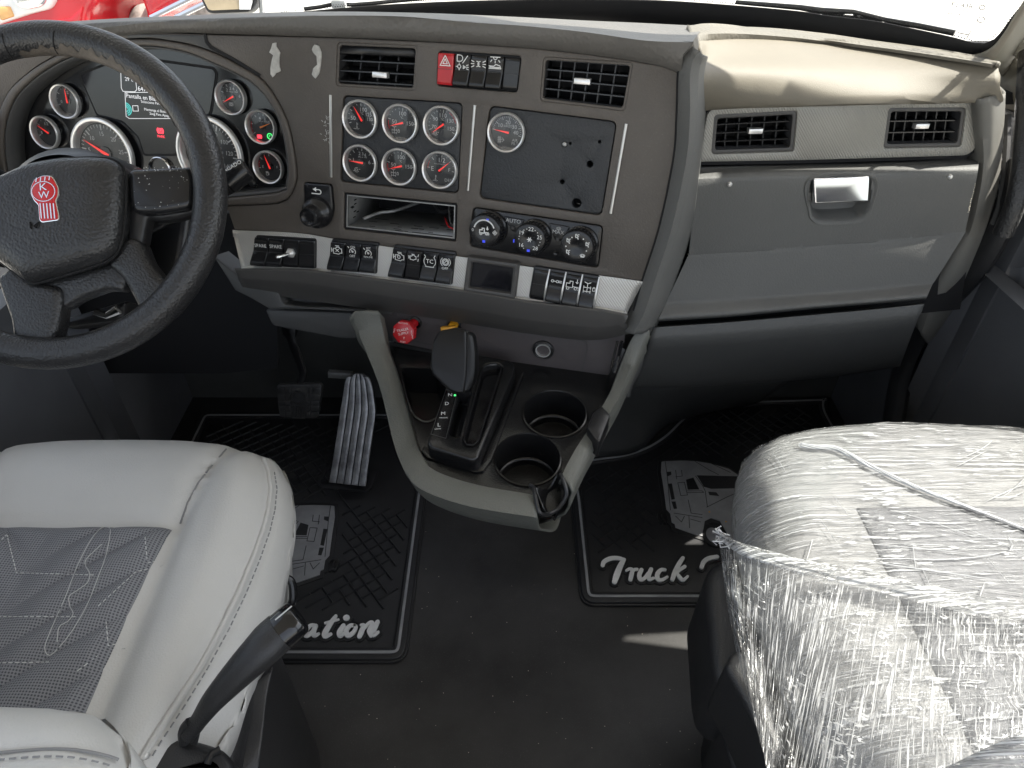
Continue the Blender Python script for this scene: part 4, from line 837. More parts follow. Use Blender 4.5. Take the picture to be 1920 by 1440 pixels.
gauge(CF, *CF.uv(438, 182), SG * .96, 200, -10, (10, 2), [('1', 185, .24), ('2', 130, .24), ('3', 100, .24), ('4', 75, .24), ('5', 45, .24), ('6', 10, .24)], 208, [('kPa x 100', .05, .3, .12)], [('abs', -.15, -.42, .32)], n0=.008)
g5 = gauge(CF, *CF.uv(494, 237), SG * .96, 215, -10, (10, 2), [('4', 105, .24), ('8', 65, .24), ('10', 35, .24)], 22, [('kPa x 100', .05, .3, .12)], n0=.008, nm='orange', redarc=(210, 160))
b = B(); u, v = CF.uv(508, 255); b.line(CF, circ(u, v, .0045, 14), .001, .003, .0042, True); b.text(CF, 'P', u, v, .006, .0042); b.build('green_warning', M['green'], g5, smooth=0)
b = B(); u, v = CF.uv(489, 256); icon(b, CF, 'abs', u, v, .009, .0042, .0009); b.build('red_warning', M['redlamp'], g5, smooth=0)
gauge(CF, *CF.uv(508, 312), SG * .96, 190, -10, (8, 2), [('E', 185, .22), ('F', 0, .22)], 112, icons=[('fuel', -.22, -.42, .34)], n0=.008, redarc=(188, 150))
BG = .0625
gauge(CF, *CF.uv(201, 287), BG, 215, -35, (30, 5), [('0', 215, .16, .66), ('5', 175, .17, .66), ('10', 133, .17, .66), ('15', 92, .17, .66), ('20', 50, .17, .66), ('25', 8, .17, .66), ('30', -32, .17, .66)], 152, n0=.0105, deep=.014)
gauge(CF, *CF.uv(400, 287), BG, 225, -45, (35, 5), [('0', 222, .15, .68), ('20', 178, .16, .66), ('40', 147, .16, .66), ('60', 110, .16, .66), ('80', 72, .16, .66), ('100', 38, .16, .66), ('120', 4, .16, .66), ('140', -36, .16, .66), ('60', 30, .09, .38), ('70', 8, .09, .38), ('80', -18, .09, .38)], 225, n0=.0105, deep=.014)
b = B(); b.lathe(CF, *CF.uv(474, 344), [(.006, 0), (.006, .003), (.004, .005)], 18); b.build('reset_stem', M['black'], dash)
b = B(); b.lathe(CF, *CF.uv(304, 318), [(.023, 0), (.023, .006), (.0215, .007), (.0195, .006), (.019, .002)], 32, cap=False); sd = b.build('small_dial', M['chrome'], dash)
b = B(); b.lathe(CF, *CF.uv(304, 318), [(.0195, .001), (.019, .0025)], 32); b.build('dial_face', M['dial'], sd)
# ---------------- passenger side of the dashboard
def unproj(p):
    d = V(p) - EYE; yc = d.y * math.sin(PITCH) + d.z * math.cos(PITCH); zc = d.y * math.cos(PITCH) - d.z * math.sin(PITCH)
    return 960 + FPX * d.x / zc, 720 - FPX * yc / zc
def YP(pts, a, b=.06, c=0.0): return [onY(x, y, a - b * .55, b, c) for x, y in pts]
A = [(1306, 90), (1330, 82), (1400, 79), (1500, 83), (1620, 93), (1740, 109), (1868, 131)]
Bm = [(1300, 152), (1330, 147), (1400, 143), (1500, 141), (1620, 141), (1740, 146), (1874, 158)]
Cc = [(1296, 205), (1330, 198), (1400, 194), (1500, 191), (1620, 188), (1740, 186), (1880, 184)]
ZA = [1.062, 1.052, 1.04, 1.03, 1.022, 1.02, 1.02]; ra = [onZ(x, y, z) for (x, y), z in zip(A, ZA)]; rbm = [onZ(x, y, z - (.030, .025, .020, .017, .016, .016, .016)[i]) for i, ((x, y), z) in enumerate(zip(Bm, ZA))]; rcm = YP(Cc, 1.155)
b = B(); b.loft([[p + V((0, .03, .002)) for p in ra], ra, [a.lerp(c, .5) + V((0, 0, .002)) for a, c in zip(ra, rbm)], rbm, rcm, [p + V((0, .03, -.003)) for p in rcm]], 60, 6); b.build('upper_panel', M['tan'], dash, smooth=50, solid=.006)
ZT = [1.072, 1.064, 1.05, 1.038, 1.030, 1.028, 1.028]; t1 = [onZ(x, y, z) for (x, y), z in zip([(1290, 50), (1330, 48), (1400, 52), (1500, 61), (1640, 78), (1780, 99), (1858, 112)], ZT)]
t2 = [onZ(x, y, z + .004) for (x, y), z in zip([(1296, 70), (1330, 63), (1400, 63), (1500, 70), (1640, 87), (1780, 107), (1866, 121)], ZT)]
t3 = [p + V((0, -.004, .006)) for p in ra]; t4 = [p + V((0, 0, -.004)) for p in ra]; tb = [p + V((0, .015, -.012)) for p in t1]; tb2 = [p + V((0, .08, -.14)) for p in t1]
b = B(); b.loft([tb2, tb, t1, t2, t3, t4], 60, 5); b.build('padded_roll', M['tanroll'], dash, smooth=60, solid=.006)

# spine between the driver's panel and the glovebox
sl_ = S([(1304, 94), (1295, 100), (1286, 112), (1279, 140), (1276, 220), (1270, 300), (1243, 428), (1211, 528), (1194, 585), (1176, 622)], .004)
sm_ = S([(1309, 97), (1302, 103), (1295, 116), (1290, 145), (1287, 220), (1280, 300), (1253, 424), (1221, 526), (1203, 582), (1184, 624)], .0105)
sm2 = S([(1316, 101), (1311, 107), (1306, 119), (1302, 148), (1299, 220), (1291, 300), (1265, 424), (1233, 526), (1215, 586), (1198, 624)], .004)
spR = [(1321, 108, 1.14), (1320, 114, 1.145), (1319, 126, 1.15), (1318, 200, 1.155), (1309, 305, 1.135), (1294, 420, 1.115), (1259, 530, 1.09), (1236, 585, 1.07), (1223, 612, 1.06)]
sr_ = [onY(x, y, a) for x, y, a in spR]; sr2 = [p + V((0, .012, -.03)) for p in sr_]
b = B(); b.loft([[p + V((0, .02, 0)) for p in sl_], sl_, sm_, sm2, sr_, sr2], 60, 4); b.build('centre_spine', M['grey'], dash, smooth=60, solid=.005)
b = B(); b.tube(cat([p + V((-.003, .004, 0)) for p in sl_[1:9]], 40), .0035, 6); b.build('dark_gap', M['matte'], dash)

# right-hand end band
el = YP([(1834, 187), (1836, 240), (1838, 300), (1830, 360), (1812, 430), (1774, 500), (1742, 560), (1722, 618)], 1.145)
em = YP([(1862, 180), (1861, 240), (1857, 310), (1850, 372), (1831, 440), (1800, 510), (1762, 572), (1730, 630)], 1.140)
er = YP([(1886, 174), (1884, 220), (1876, 320), (1866, 380), (1848, 450), (1820, 522), (1782, 588), (1742, 645)], 1.175)
er2 = [p + V((.012, .06, 0)) for p in er]
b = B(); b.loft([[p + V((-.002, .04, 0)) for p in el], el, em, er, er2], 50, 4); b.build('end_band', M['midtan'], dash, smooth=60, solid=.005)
b = B()
for k in range(7):
    p = onX(1884 - k * 2.4, 246 + k * 19, .868); b.ball(p, .0065, 8, (1.2, .7, .8))
b.tube(cat([onX(x, y, .868) for x, y in [(1890, 215), (1886, 300), (1876, 380), (1862, 420)]], 12), .006, 6); b.build('edge_clips', M['knee'], dash)

# vent strip
VPl = Pl((.55, 1.163, .93), (1, .06, 0), (0, .12, 1))
vo = VPl.q([(1309, 304), (1312, 285), (1326, 212), (1346, 195), (1500, 191), (1700, 187.5), (1815, 186), (1833, 197), (1834, 250), (1829, 280), (1812, 292), (1500, 301)])
v1 = VPl.q([(1340, 216), (1495, 208), (1488, 284), (1334, 289)]); v2 = VPl.q([(1667, 203), (1812, 202), (1802, 275), (1657, 278)])
b = B(); b.plate(VPl, offs(ccw(vo), -.006), -.02, -.004, holes=[offs(ccw(v1), -.004), offs(ccw(v2), -.004)]); b.build('strip_gap', M['matte'], dash)
b = B(); b.plate(VPl, rnd(vo, .006), -.02, .001, .003, holes=[rnd(v1, .006), rnd(v2, .006)]); b.build('vent_strip', M['ventstrip'], dash)
vent(VPl, v1, 5, 5, 0.0, (.53, .47), 'lip'); vent(VPl, v2, 4, 6, 0.0, (.48, .47), 'lip')

# glovebox door with its latch scoop
D = [([(1310, 311), (1400, 308), (1577, 303), (1700, 299), (1831, 295)], 1.188), ([(1308, 317), (1400, 313), (1577, 309), (1700, 305), (1834, 301)], 1.160), ([(1307, 324), (1400, 320), (1577, 315), (1700, 311), (1835, 307)], 1.140), ([(1306, 333), (1400, 329), (1577, 325), (1700, 320), (1834, 316)], 1.1265), ([(1304, 352), (1400, 350), (1577, 345), (1700, 340), (1831, 336)], 1.121),
     ([(1292, 470), (1400, 464), (1577, 450), (1700, 440), (1811, 428)], 1.117), ([(1288, 484), (1400, 477), (1577, 463), (1700, 453), (1807, 441)], 1.114), ([(1254, 556), (1380, 550), (1545, 538), (1660, 530), (1756, 522)], 1.092), ([(1247, 572), (1380, 564), (1540, 552), (1650, 544), (1748, 534)], 1.086), ([(1234, 599), (1370, 590), (1530, 575), (1640, 566), (1738, 557)], 1.063), ([(1232, 603), (1370, 594), (1530, 579), (1640, 570), (1736, 561)], 1.10)]
rows = [YP(p, a) for p, a in D]
gb = B(); gb.loft(rows, 150, 7)
sc = [(1519, 336), (1635, 332), (1633, 390), (1622, 408), (1606, 416), (1540, 419), (1524, 411), (1518, 398)]
keep = []
for f in gb.f:
    c = sum((gb.v[i] for i in f), V()) / 4; x, y = unproj(c)
    if not inpoly(x, y, sc): keep.append(f)
gb.f = keep
gd = gb.build('glovebox_door', M['grey'], dash, smooth=60)
GP = Pl((.55, 1.1205, .84), (1, .06, 0), (0, .03, 1))
so_ = [tuple(p)[:2] for p in cat([(*p, 0) for p in GP.q(sc)], 48, True)]
b = B(); b.loft([[GP.P(u, v, -.001) for u, v in offs(ccw(so_), -.004)], [GP.P(u, v, .0022) for u, v in offs(ccw(so_), -.0015)], [GP.P(u, v, .0015) for u, v in offs(ccw(so_), .002)], [GP.P(u, v, -.006) for u, v in offs(ccw(so_), .006)], [GP.P(u, v, -.030) for u, v in offs(ccw(so_), .013)], [GP.P(u * .3 + .7 * so_[0][0] * 0 + .7 * sum(p[0] for p in so_) / 48, v * .3 + .7 * sum(p[1] for p in so_) / 48, -.034) for u, v in ccw(so_)]], straight=True, closed=True); b.build('latch_scoop', M['grey'], gd, smooth=60)
GH = Pl(GP.P(*GP.uv(1577, 332), .001), (1, .06, 0), (0, .27, .95)); hq = GH.q([(1524, 334), (1630, 330), (1628, 378), (1526, 382)])
b = B(); b.plate(GH, rnd(hq, .003), -.010, .003, .003, bs=3); b.build('latch_handle', M['chrome'], gd)
for x, y in ((1368, 345), (1781, 331)): u, v = GP.uv(x, y, 0); b = B(); b.lathe(GP, u, v, [(.0042, -.002), (.004, .0022), (.0026, .0038), (.0001, .0044)], 14); b.build('rivet', M['brushed'], gd)
b = B()
for k in range(70):
    t = random.random() ** 1.3; x = 1308 - 20 * t * t + random.gauss(0, .8); y = 338 + 150 * t; b.ball(onY(x, y, 1.12), random.uniform(.0006, .0018), 6)
for k in range(16): b.ball(onY(1829 - k * .9 + random.gauss(0, .6), 345 + k * 3.5, 1.13), random.uniform(.0005, .0012), 6)
b.build('torn_edge', M['foam'], gd, kind='stuff')
b = B(); b.loft([YP([(1316, 300), (1302, 400), (1284, 490), (1252, 570), (1230, 606)], 1.16, 0), YP([(1300, 300), (1288, 400), (1264, 490), (1236, 570), (1218, 606)], 1.17, 0)], 20, 2); b.build('door_gap', M['matte'], dash)
b = B(); b.loft([YP([(1290, 300), (1500, 290), (1850, 280)], 1.20), YP([(1215, 630), (1500, 610), (1800, 580)], 1.13)], 12, 2); b.build('glovebox_bin', M['matte'], dash)

# lower kick panel under the glovebox
Eo = [([(1226, 611), (1370, 601), (1530, 587), (1640, 577), (1733, 567)], 1.085), ([(1224, 615), (1370, 605), (1530, 591), (1640, 581), (1733, 571)], 1.068), ([(1220, 628), (1370, 618), (1530, 604), (1640, 593), (1729, 583)], 1.062), ([(1214, 655), (1360, 645), (1520, 630), (1630, 618), (1718, 606)], 1.066), ([(1184, 724), (1330, 718), (1500, 706), (1610, 694), (1690, 680)], 1.14), ([(1182, 729), (1330, 723), (1500, 711), (1610, 699), (1688, 686)], 1.22)]
b = B(); b.loft([YP(p, a) for p, a in Eo], 50, 4); b.build('kick_panel', M['kick'], dash, smooth=60, solid=.006)
b = B(); b.loft([[p + V((0, .0, 0)) for p in YP([(1228, 606), (1208, 612), (1190, 630), (1176, 668), (1160, 712), (1152, 740)], 1.045, .0)], YP([(1227, 610), (1216, 622), (1206, 650), (1194, 690), (1180, 726), (1176, 745)], 1.03, 0), YP([(1227, 612), (1224, 628), (1218, 650), (1205, 690), (1187, 724), (1182, 745)], 1.09, 0)], 30, 4); b.build('spine_foot', M['grey'], dash, smooth=60, solid=.005)

# engine tunnel and footwell behind the console
b = B(); b.loft([[onY(x, y, 1.20) for x, y in [(980, 740), (1150, 712), (1220, 716), (1320, 712), (1480, 704)]], [onY(x, y, 1.30) for x, y in [(990, 800), (1130, 790), (1210, 775), (1275, 745), (1450, 728)]], [onZ(x, y, .02) for x, y in [(1000, 870), (1110, 853), (1190, 842), (1262, 786), (1420, 748)]]], 40, 6)
tn = b.build('engine_tunnel', M['kick'], solid=.01); tag(tn, 'dark grey engine tunnel bulge at the left of the passenger footwell', 'tunnel cover')
# ---------------------------------------------------------------- centre console with gear selector and cup holders
con = thing('centre_console', (0, .85, .5), 'black centre console with gear lever, two cup holders and grey olive rim', 'console')
KF = Pl((0, 1.0, .62), (1, -.20, 0), (0, .05, 1))
b = B(); b.plate(KF, rnd(KF.q([(700, 560), (800, 572), (900, 588), (1010, 612), (1110, 628), (1172, 622), (1170, 645), (1134, 718), (1124, 727), (1090, 721), (960, 692), (860, 668), (740, 643), (712, 600)]), .006), -.02, 0, .003); b.build('face_panel', M['consoleface'], con)
b = B(); fo = rnd(KF.q([(742, 577), (1000, 616), (1098, 640), (1102, 650), (1090, 700), (1080, 700), (960, 680), (752, 634)]), .008); b.line(KF, fo, .0012, -.0005, .0005, True); b.build('panel_outline', M['knee'], con)
CT = Pl((0, .85, .56), (1, 0, 0), (0, 1, .10))
cup1 = CT.uv(1040, 776); cup2 = CT.uv(989, 861)
def hw(px, py, w): a = CT.uv(px - w / 2, py); c = CT.uv(px + w / 2, py); return (c[0] - a[0]) / 2
R1, R2 = hw(1040, 776, 116), hw(989, 861, 122)
tray = rnd(CT.q([(752, 691), (822, 694), (838, 735), (816, 786), (797, 792), (777, 779), (764, 747)]), .008)
deck = CT.q([(722, 640), (735, 662), (745, 700), (772, 812), (790, 858), (815, 886), (890, 912), (985, 930), (1003, 934), (1012, 962), (1032, 962), (1056, 938), (1062, 905), (1104, 812), (1132, 765), (1150, 728), (1172, 655), (1150, 640), (900, 620)])
b = B(); b.plate(CT, deck, -.012, 0, .001, holes=[circ(*cup1, R1, 48), circ(*cup2, R2, 48), tray]); dk = b.build('deck', M['deck'], con)
for c, r in ((cup1, R1), (cup2, R2)):
    b = B(); b.lathe(CT, *c, [(r * 1.05, -.001), (r * 1.04, .0022), (r * 1.0, .003), (r * .975, .001), (r * .955, -.03), (r * .93, -.055), (r * .85, -.057), (r * .84, -.059), (r * .82, -.068), (.0002, -.070)], 56, cap=False); b.build('cup_holder', M['deck'], con, smooth=50)
b = B(); b.loft([[CT.P(u, v, .001) for u, v in offs(tray, -.003)], [CT.P(u, v, .0015) for u, v in tray], [CT.P(u, v, -.03) for u, v in offs(tray, .002)], [CT.P(u, v, -.055) for u, v in offs(tray, .008)]], straight=True, closed=True); b.plate(CT, offs(tray, .006), -.06, -.052); b.build('side_tray', M['deck'], con, smooth=40)

# rim: olive trim that runs round the nose, in a left and a right length with the slot between them
def ZP(pts): return [onZ(x, y, z) for x, y, z in pts]
in_ = ZP([(712, 583, .675), (714, 597, .662), (718, 616, .645), (722, 645, .622), (740, 700, .595), (772, 812, .568), (790, 858, .566), (815, 886, .566), (890, 912, .566), (1000, 932, .566)])
mi_ = ZP([(682, 583, .680), (687, 598, .666), (695, 618, .650), (707, 650, .630), (728, 712, .604), (757, 824, .578), (778, 872, .576), (805, 900, .576), (884, 927, .576), (1004, 948, .575)])
ou_ = ZP([(656, 583, .672), (661, 599, .657), (676, 622, .640), (692, 658, .622), (716, 722, .597), (744, 832, .572), (766, 882, .570), (796, 912, .570), (878, 942, .570), (1008, 964, .570)])
lo_ = [p + V((.012 if i < 6 else .006, .02 if i > 5 else 0, -.055)) for i, p in enumerate(ou_)]; lo2 = [p + V((.05 if i < 6 else .03, .06 if i > 5 else .02, -.075)) for i, p in enumerate(lo_)]
lo3 = [p + V((.06 if i < 6 else .02, .10, -.06)) for i, p in enumerate(lo2)]
b = B(); mi2 = [p.lerp(q_, .75) + V((0, 0, .001)) for p, q_ in zip(in_, ou_)]; mi1 = [p.lerp(q_, .22) + V((0, 0, .002)) for p, q_ in zip(in_, ou_)]
b.loft([[p + V((.003, .003, -.016)) for p in in_], [p + V((0, 0, -.001)) for p in in_], mi1, mi2, [p + V((0, 0, -.002)) for p in ou_], [p + V((0, 0, -.008)) for p in ou_], [p.lerp(q_, .5) for p, q_ in zip(ou_, lo_)], lo_, lo2, lo3], 80, 2); b.build('rim', M['olive'], con, smooth=60, solid=.004)
inR = ZP([(1051, 893, .572), (1062, 870, .570), (1080, 838, .570), (1100, 808, .570), (1128, 762, .574), (1146, 728, .584), (1160, 690, .604), (1178, 645, .636), (1196, 616, .655)])
miR = ZP([(1066, 905, .580), (1076, 880, .578), (1092, 848, .578), (1110, 818, .578), (1140, 768, .582), (1158, 734, .592), (1174, 694, .612), (1194, 645, .642), (1212, 616, .660)])
ouR = ZP([(1076, 918, .572), (1088, 890, .570), (1104, 856, .570), (1120, 826, .570), (1148, 774, .576), (1168, 738, .586), (1186, 698, .606), (1208, 648, .634), (1222, 620, .652)])
loR = [p + V((-.008, .004, -.06)) for p in ouR]; lo2R = [p + V((-.05, .05, -.09)) for p in loR]
b = B(); mi2 = [p.lerp(q_, .75) + V((0, 0, .001)) for p, q_ in zip(inR, ouR)]; mi1 = [p.lerp(q_, .22) + V((0, 0, .002)) for p, q_ in zip(inR, ouR)]
b.loft([[p + V((-.003, 0, -.016)) for p in inR], [p + V((0, 0, -.001)) for p in inR], mi1, mi2, [p + V((0, 0, -.002)) for p in ouR], [p + V((0, 0, -.008)) for p in ouR], [p.lerp(q_, .5) for p, q_ in zip(ouR, loR)], loR, lo2R, [p + V((-.06, .06, -.06)) for p in lo2R]], 60, 2); b.build('rim', M['olive'], con, smooth=60, solid=.004)
# black liner of the open slot at the nose, and the clip in the right rim
n1_ = ZP([(1000, 916, .571), (1014, 948, .560), (1020, 964, .548)]); n2_ = ZP([(1006, 914, .571), (1022, 952, .540), (1032, 966, .535)]); n3_ = ZP([(1046, 884, .571), (1052, 915, .545), (1050, 955, .538)]); n4_ = ZP([(1053, 890, .578), (1062, 912, .572), (1062, 940, .560)])
b = B(); b.loft([n1_, n2_, [p + V((0, 0, -.02)) for p in [a.lerp(c, .5) for a, c in zip(n2_, n3_)]], n3_, n4_], 16, 5); b.build('slot_liner', M['deck'], con, smooth=60, solid=.003)
b = B(); b.tube([p + V((0, 0, .003)) for p in cat(ZP([(993, 913, .572), (1000, 916, .574), (1004, 935, .574), (1012, 964, .566), (1030, 966, .55), (1050, 952, .55), (1062, 930, .565), (1057, 905, .577), (1051, 892, .577)]), 36)], .0032, 8); b.build('slot_edging', M['black'], con)
ce = Pl(onZ(1122, 785, .584), (1, .2, 0), (-.2, 1, .1))
b = B(); b.plate(ce, rnd(ce.q([(1100, 806), (1112, 776), (1128, 764), (1144, 782), (1132, 812), (1124, 834), (1114, 826)]), .004), -.03, .006, .004); b.build('rim_clip', M['black'], con)
b = B(); b.tube(ZP([(1166, 640, .665), (1160, 668, .635), (1152, 700, .615)]), .003, 8); b.tube(ZP([(1158, 640, .66), (1150, 672, .63), (1146, 690, .62)]), .0022, 8); b.build('edge_beads', M['switch'], con)

# gear selector housing
T_ = Pl(CT.P(0, 0, .034), CT.u, CT.v)
tp = T_.q([(836, 728), (850, 694), (862, 668), (900, 664), (958, 674), (966, 684), (962, 700), (897, 858), (884, 862), (806, 838), (800, 828)])
gate = rnd(T_.q([(862, 736), (884, 738), (866, 812), (860, 817), (846, 815), (843, 808)]), .004); chan = rnd(T_.q([(905, 690), (914, 684), (934, 682), (941, 690), (897, 826), (888, 836), (872, 834), (870, 822)]), .006)
b = B(); b.plate(T_, rnd(tp, .006), -.036, 0, .006, holes=[gate, chan], bs=3); gs = b.build('selector_housing', M['deck'], con, smooth=50)
b = B(); b.plate(T_, chan, -.03, -.012); b.plate(T_, gate, -.05, -.03); b.build('channel_floor', M['gloss'], gs)
b = B()
cl = [tuple(p)[:2] for p in cat([(*p, 0) for p in chan], 40, True)]
b.tube([T_.P(u, v, .0005) for u, v in cl], .0017, 6, closed=True); b.build('channel_bead', M['switch'], gs)
b = B(); b.plate(CT, rnd(CT.q([(796, 838), (812, 852), (897, 874), (905, 868), (975, 700), (984, 700), (922, 866), (906, 888), (890, 890), (800, 862), (790, 850)]), .003), -.004, .006, .003); b.build('base_flange', M['deck'], gs)
b = B()
for t, x, y, s in (('N', 844, 741, .0098), ('D', 838, 757.5, .0098), ('M', 831, 776, .0100), ('L', 823, 797.5, .0105), ('MANUAL', 832, 784, .0034), ('LOW', 821, 805, .0042)):
    u, v = T_.uv(x, y); b.text(T_, t, u, v, s, .0009, R(3))
b.build('lettering', M['white'], gs, smooth=0)
b = B(); u, v = T_.uv(853, 741.5); b.lathe(T_, u, v, [(.0019, 0), (.0017, .0012)], 12); b.build('green_light', M['green'], gs)
b = B(); lp = T_.q([(836, 731), (858, 732), (836, 822), (808, 814)]); b.line(T_, lp, .0006, -.0002, .0006, True); b.build('label_outline', M['knee'], gs)
# lever
lv = [onY(872, 745, .90), onY(868, 720, .885), onY(862, 700, .87)]
b = B(); b.tube(lv, [.013, .012, .014], 14); le = b.build('gear_lever', M['black'], con)
hc = onY(850, 672, .845); HP = Pl(hc, (1, 0, 0), (0, math.sin(PITCH) * .9, math.cos(PITCH)))
z4 = lambda x, y: (640 + x * .3125, 560 + y * .3125)
ho = HP.q([z4(*p) for p in [(584, 206), (604, 190), (690, 181), (744, 186), (756, 196), (759, 330), (754, 470), (740, 566), (700, 568), (655, 552), (606, 508), (551, 452), (541, 410), (546, 310), (560, 245)]])
b = B(); b.plate(HP, rnd(ho, .0022, 3), -.030, .014, .005, bs=4, cap=True); hd = b.build('lever_head', M['grip'], le, smooth=50)
r0 = [HP.P(*HP.uv(*z4(*p)), .0105) for p in [(752, 196), (757, 330), (751, 470), (738, 562)]]
r1 = [HP.P(*HP.uv(*z4(*p)), .001) for p in [(786, 208), (800, 320), (796, 470), (764, 564)]]
r2 = [HP.P(*HP.uv(*z4(*p)), -.012) for p in [(802, 222), (817, 340), (813, 470), (772, 566)]]
r3 = [p - HP.n * .02 for p in r2]
b = B(); b.loft([r0, r1, r2, r3], 16, 1); b.build('side_facet', M['grip'], hd, smooth=20, solid=.003)
b = B(); b.loft([[HP.P(*HP.uv(*z4(*p)), .0105) for p in [(588, 207), (606, 192), (690, 184), (752, 192)]], [HP.P(*HP.uv(*z4(*p)), .0) for p in [(600, 196), (640, 184), (696, 176), (786, 202)]], [HP.P(*HP.uv(*z4(*p)), -.02) for p in [(612, 192), (650, 180), (704, 172), (800, 214)]]], 14, 1); b.build('top_facet', M['grip'], hd, smooth=20, solid=.002)

# knobs and socket in the console face
def pull(fx, fy, kx, ky, out, r, sides, m, lab, texts, rot):
    u, v = KF.uv(fx, fy); b = B(); b.lathe(KF, u, v, [(.0125, -.001), (.0125, .003), (.010, .005), (.0085, .001)], 24); base = b.build('valve_knob', M['black'], con, label=lab)
    e = KF.hit(kx, ky, out); f = KF.P(u, v, 0); ax = (e - f).normalized(); up = (V((0, 0, 1)) - ax * ax.z).normalized(); kp = Pl(e, up.cross(ax), up)
    kp = Pl(e, V((1, -.30, 0)), V((.1, .42, 1)))
    b = B(); b.tube([f, f.lerp(e, .55), e - kp.n * .006], [.0085, .0085, .010], 16); b.build('knob_stem', M[m], base)
    b = B(); b.plate(kp, [(r * math.cos(6.28319 * (i + .5) / sides + rot), r * math.sin(6.28319 * (i + .5) / sides + rot)) for i in range(sides)], -.010, .003, .003, cap=True); k = b.build('knob_cap', M[m], base)
    if texts:
        b = B()
        for t, x, y, s, ro in texts: b.text(kp, t, x, y, s, .0034, R(ro))
        b.build('lettering', M['white'], k, smooth=0)
pull(778, 604, 757, 623, .030, .0215, 8, 'red', 'red octagonal trailer air valve knob', [('TRAILER', -.001, .0045, .0062, 20), ('SUPPLY', .001, -.0015, .0062, 20), ('PUSH', .001, -.0165, .0042, 5), ('EVACUATE', -.001, .0165, .0036, 3), ('PULL', -.0165, .001, .004, 80), ('TO SUPPLY', .0168, -.001, .0032, -75), ('P', .003, -.0095, .006, 15)], 0)
pull(852, 607, 842, 627, .030, .0195, 4, 'yellow', 'yellow parking brake valve knob behind the gear lever', [], .25)
u, v = KF.uv(1019, 655); b = B(); b.lathe(KF, u, v, [(.0185, -.001), (.0185, .004), (.016, .006), (.0135, .003)], 32, cap=False); ps = b.build('power_socket', M['black'], con)
b = B(); b.lathe(KF, u, v, [(.0138, .003), (.0132, .0055), (.0115, .0055), (.0112, -.018)], 32, cap=False); b.build('socket_ring', M['brushed'], ps)
b = B(); b.lathe(KF, u, v, [(.0112, -.018), (.004, -.018), (.003, -.010), (.0001, -.009)], 20); b.build('socket_core', M['matte'], ps)
b = B()
for k in range(34):
    x, y = random.gauss(1016, 9), random.gauss(703, 4); b.ball(onY(x, y, .985), random.uniform(.0008, .0028), 6, (1.4, .6, .7))
b.build('torn_foam', M['foam'], con, kind='stuff')
b = B(); b.tube([KF.hit(960, 693, .002), KF.hit(1090, 723, .002), KF.hit(1120, 730, .002), KF.hit(1140, 712, .002)], .004, 8); b.tube([KF.hit(738, 645, .002), KF.hit(860, 670, .002)], .004, 8); b.build('face_gap', M['matte'], con)
# ---------------------------------------------------------------- steering wheel
wc = EYE + ray(90, 367) * .91
WP = Pl(wc, (1, 0, 0), (0, math.sin(PITCH), math.cos(PITCH)))
sw = thing('steering_wheel', wc, 'black pebbled leather steering wheel with red emblem on its airbag cover', 'steering wheel')
RA, RB, RT = .2085, .2025, .0205
def rimP(a, m, e=0.0):
    c, s = math.cos(a), math.sin(a); r = (RT + e); return WP.P((RA + r * math.cos(m)) * c, (RB + r * math.cos(m)) * s, r * math.sin(m))
b = B(); b.loft([[rimP(6.28319 * i / 128, 6.28319 * k / 28) for i in range(128)] for k in range(29)], straight=True, closed=True); b.build('rim', M['pebble'], sw, smooth=180, weld=1e-5)
# worn leather along the inside of the upper rim
b = B(); na, nm = 90, 10; lo, hi = R(100), R(28)
for i in range(na):
    for k in range(nm):
        a = lo + (hi - lo) * i / na; a2 = lo + (hi - lo) * (i + 1) / na
        e = math.sin(math.pi * i / na); w = (.35 + .5 * e) * (1 + .35 * math.sin(i * .9) * math.sin(i * .37))
        m0 = R(178) - w * 1.0; m1 = R(178) + .5
        f = lambda kk, ww: (R(180) - ww) + (ww + .6) * kk / nm
        e2 = math.sin(math.pi * (i + 1) / na); w2 = (.35 + .5 * e2) * (1 + .35 * math.sin((i + 1) * .9) * math.sin((i + 1) * .37))
        b.add([rimP(a, f(k, w), .0005), rimP(a2, f(k, w2), .0005), rimP(a2, f(k + 1, w2), .0005), rimP(a, f(k + 1, w), .0005)], [[0, 1, 2, 3]])
b.build('worn_leather', M['worn'], sw, smooth=180, weld=1e-5)
for a in (R(104), R(86)):
    b = B(); b.tube([rimP(a - .02 * m, R(180) - m, .0003) for m in [x * .12 for x in range(0, 14)]], .0007, 5); b.build('rim_seam', M['matte'], sw)
wq = WP.q
def slab(name, pts, n0, n1, bev, m, par=sw, r=.008, bs=4, **k):
    b = B(); b.plate(WP, rnd(wq(pts), r), n0, n1, bev, cap=True, bs=bs); return b.build(name, m, par, smooth=60, **k)
# spokes and lower frame
slab('spoke', [(195, 495), (236, 440), (262, 452), (276, 490), (300, 520), (342, 528), (352, 545), (320, 590), (280, 610), (262, 590), (246, 558), (226, 522)], -.026, -.002, .010, M['pebble'])
slab('spoke', [(20, 495), (60, 528), (108, 536), (112, 560), (106, 610), (92, 650), (20, 650), (14, 600), (0, 560), (-14, 520)], -.026, -.002, .010, M['pebble'])
slab('spoke_bridge', [(50, 530), (206, 488), (232, 512), (222, 545), (190, 540), (140, 558), (106, 580), (92, 560)], -.030, -.010, .008, M['hub'])
slab('spoke', [(230, 318), (250, 312), (352, 306), (372, 300), (380, 420), (364, 410), (352, 396), (330, 404), (286, 410), (268, 404), (256, 470), (228, 470)], -.030, -.010, .008, M['black'])
slab('spoke_pad', [(238, 322), (246, 316), (354, 311), (362, 330), (361, 380), (352, 392), (300, 401), (262, 402), (246, 396), (240, 372)], -.02, .002, .010, M['switch'], bs=5)
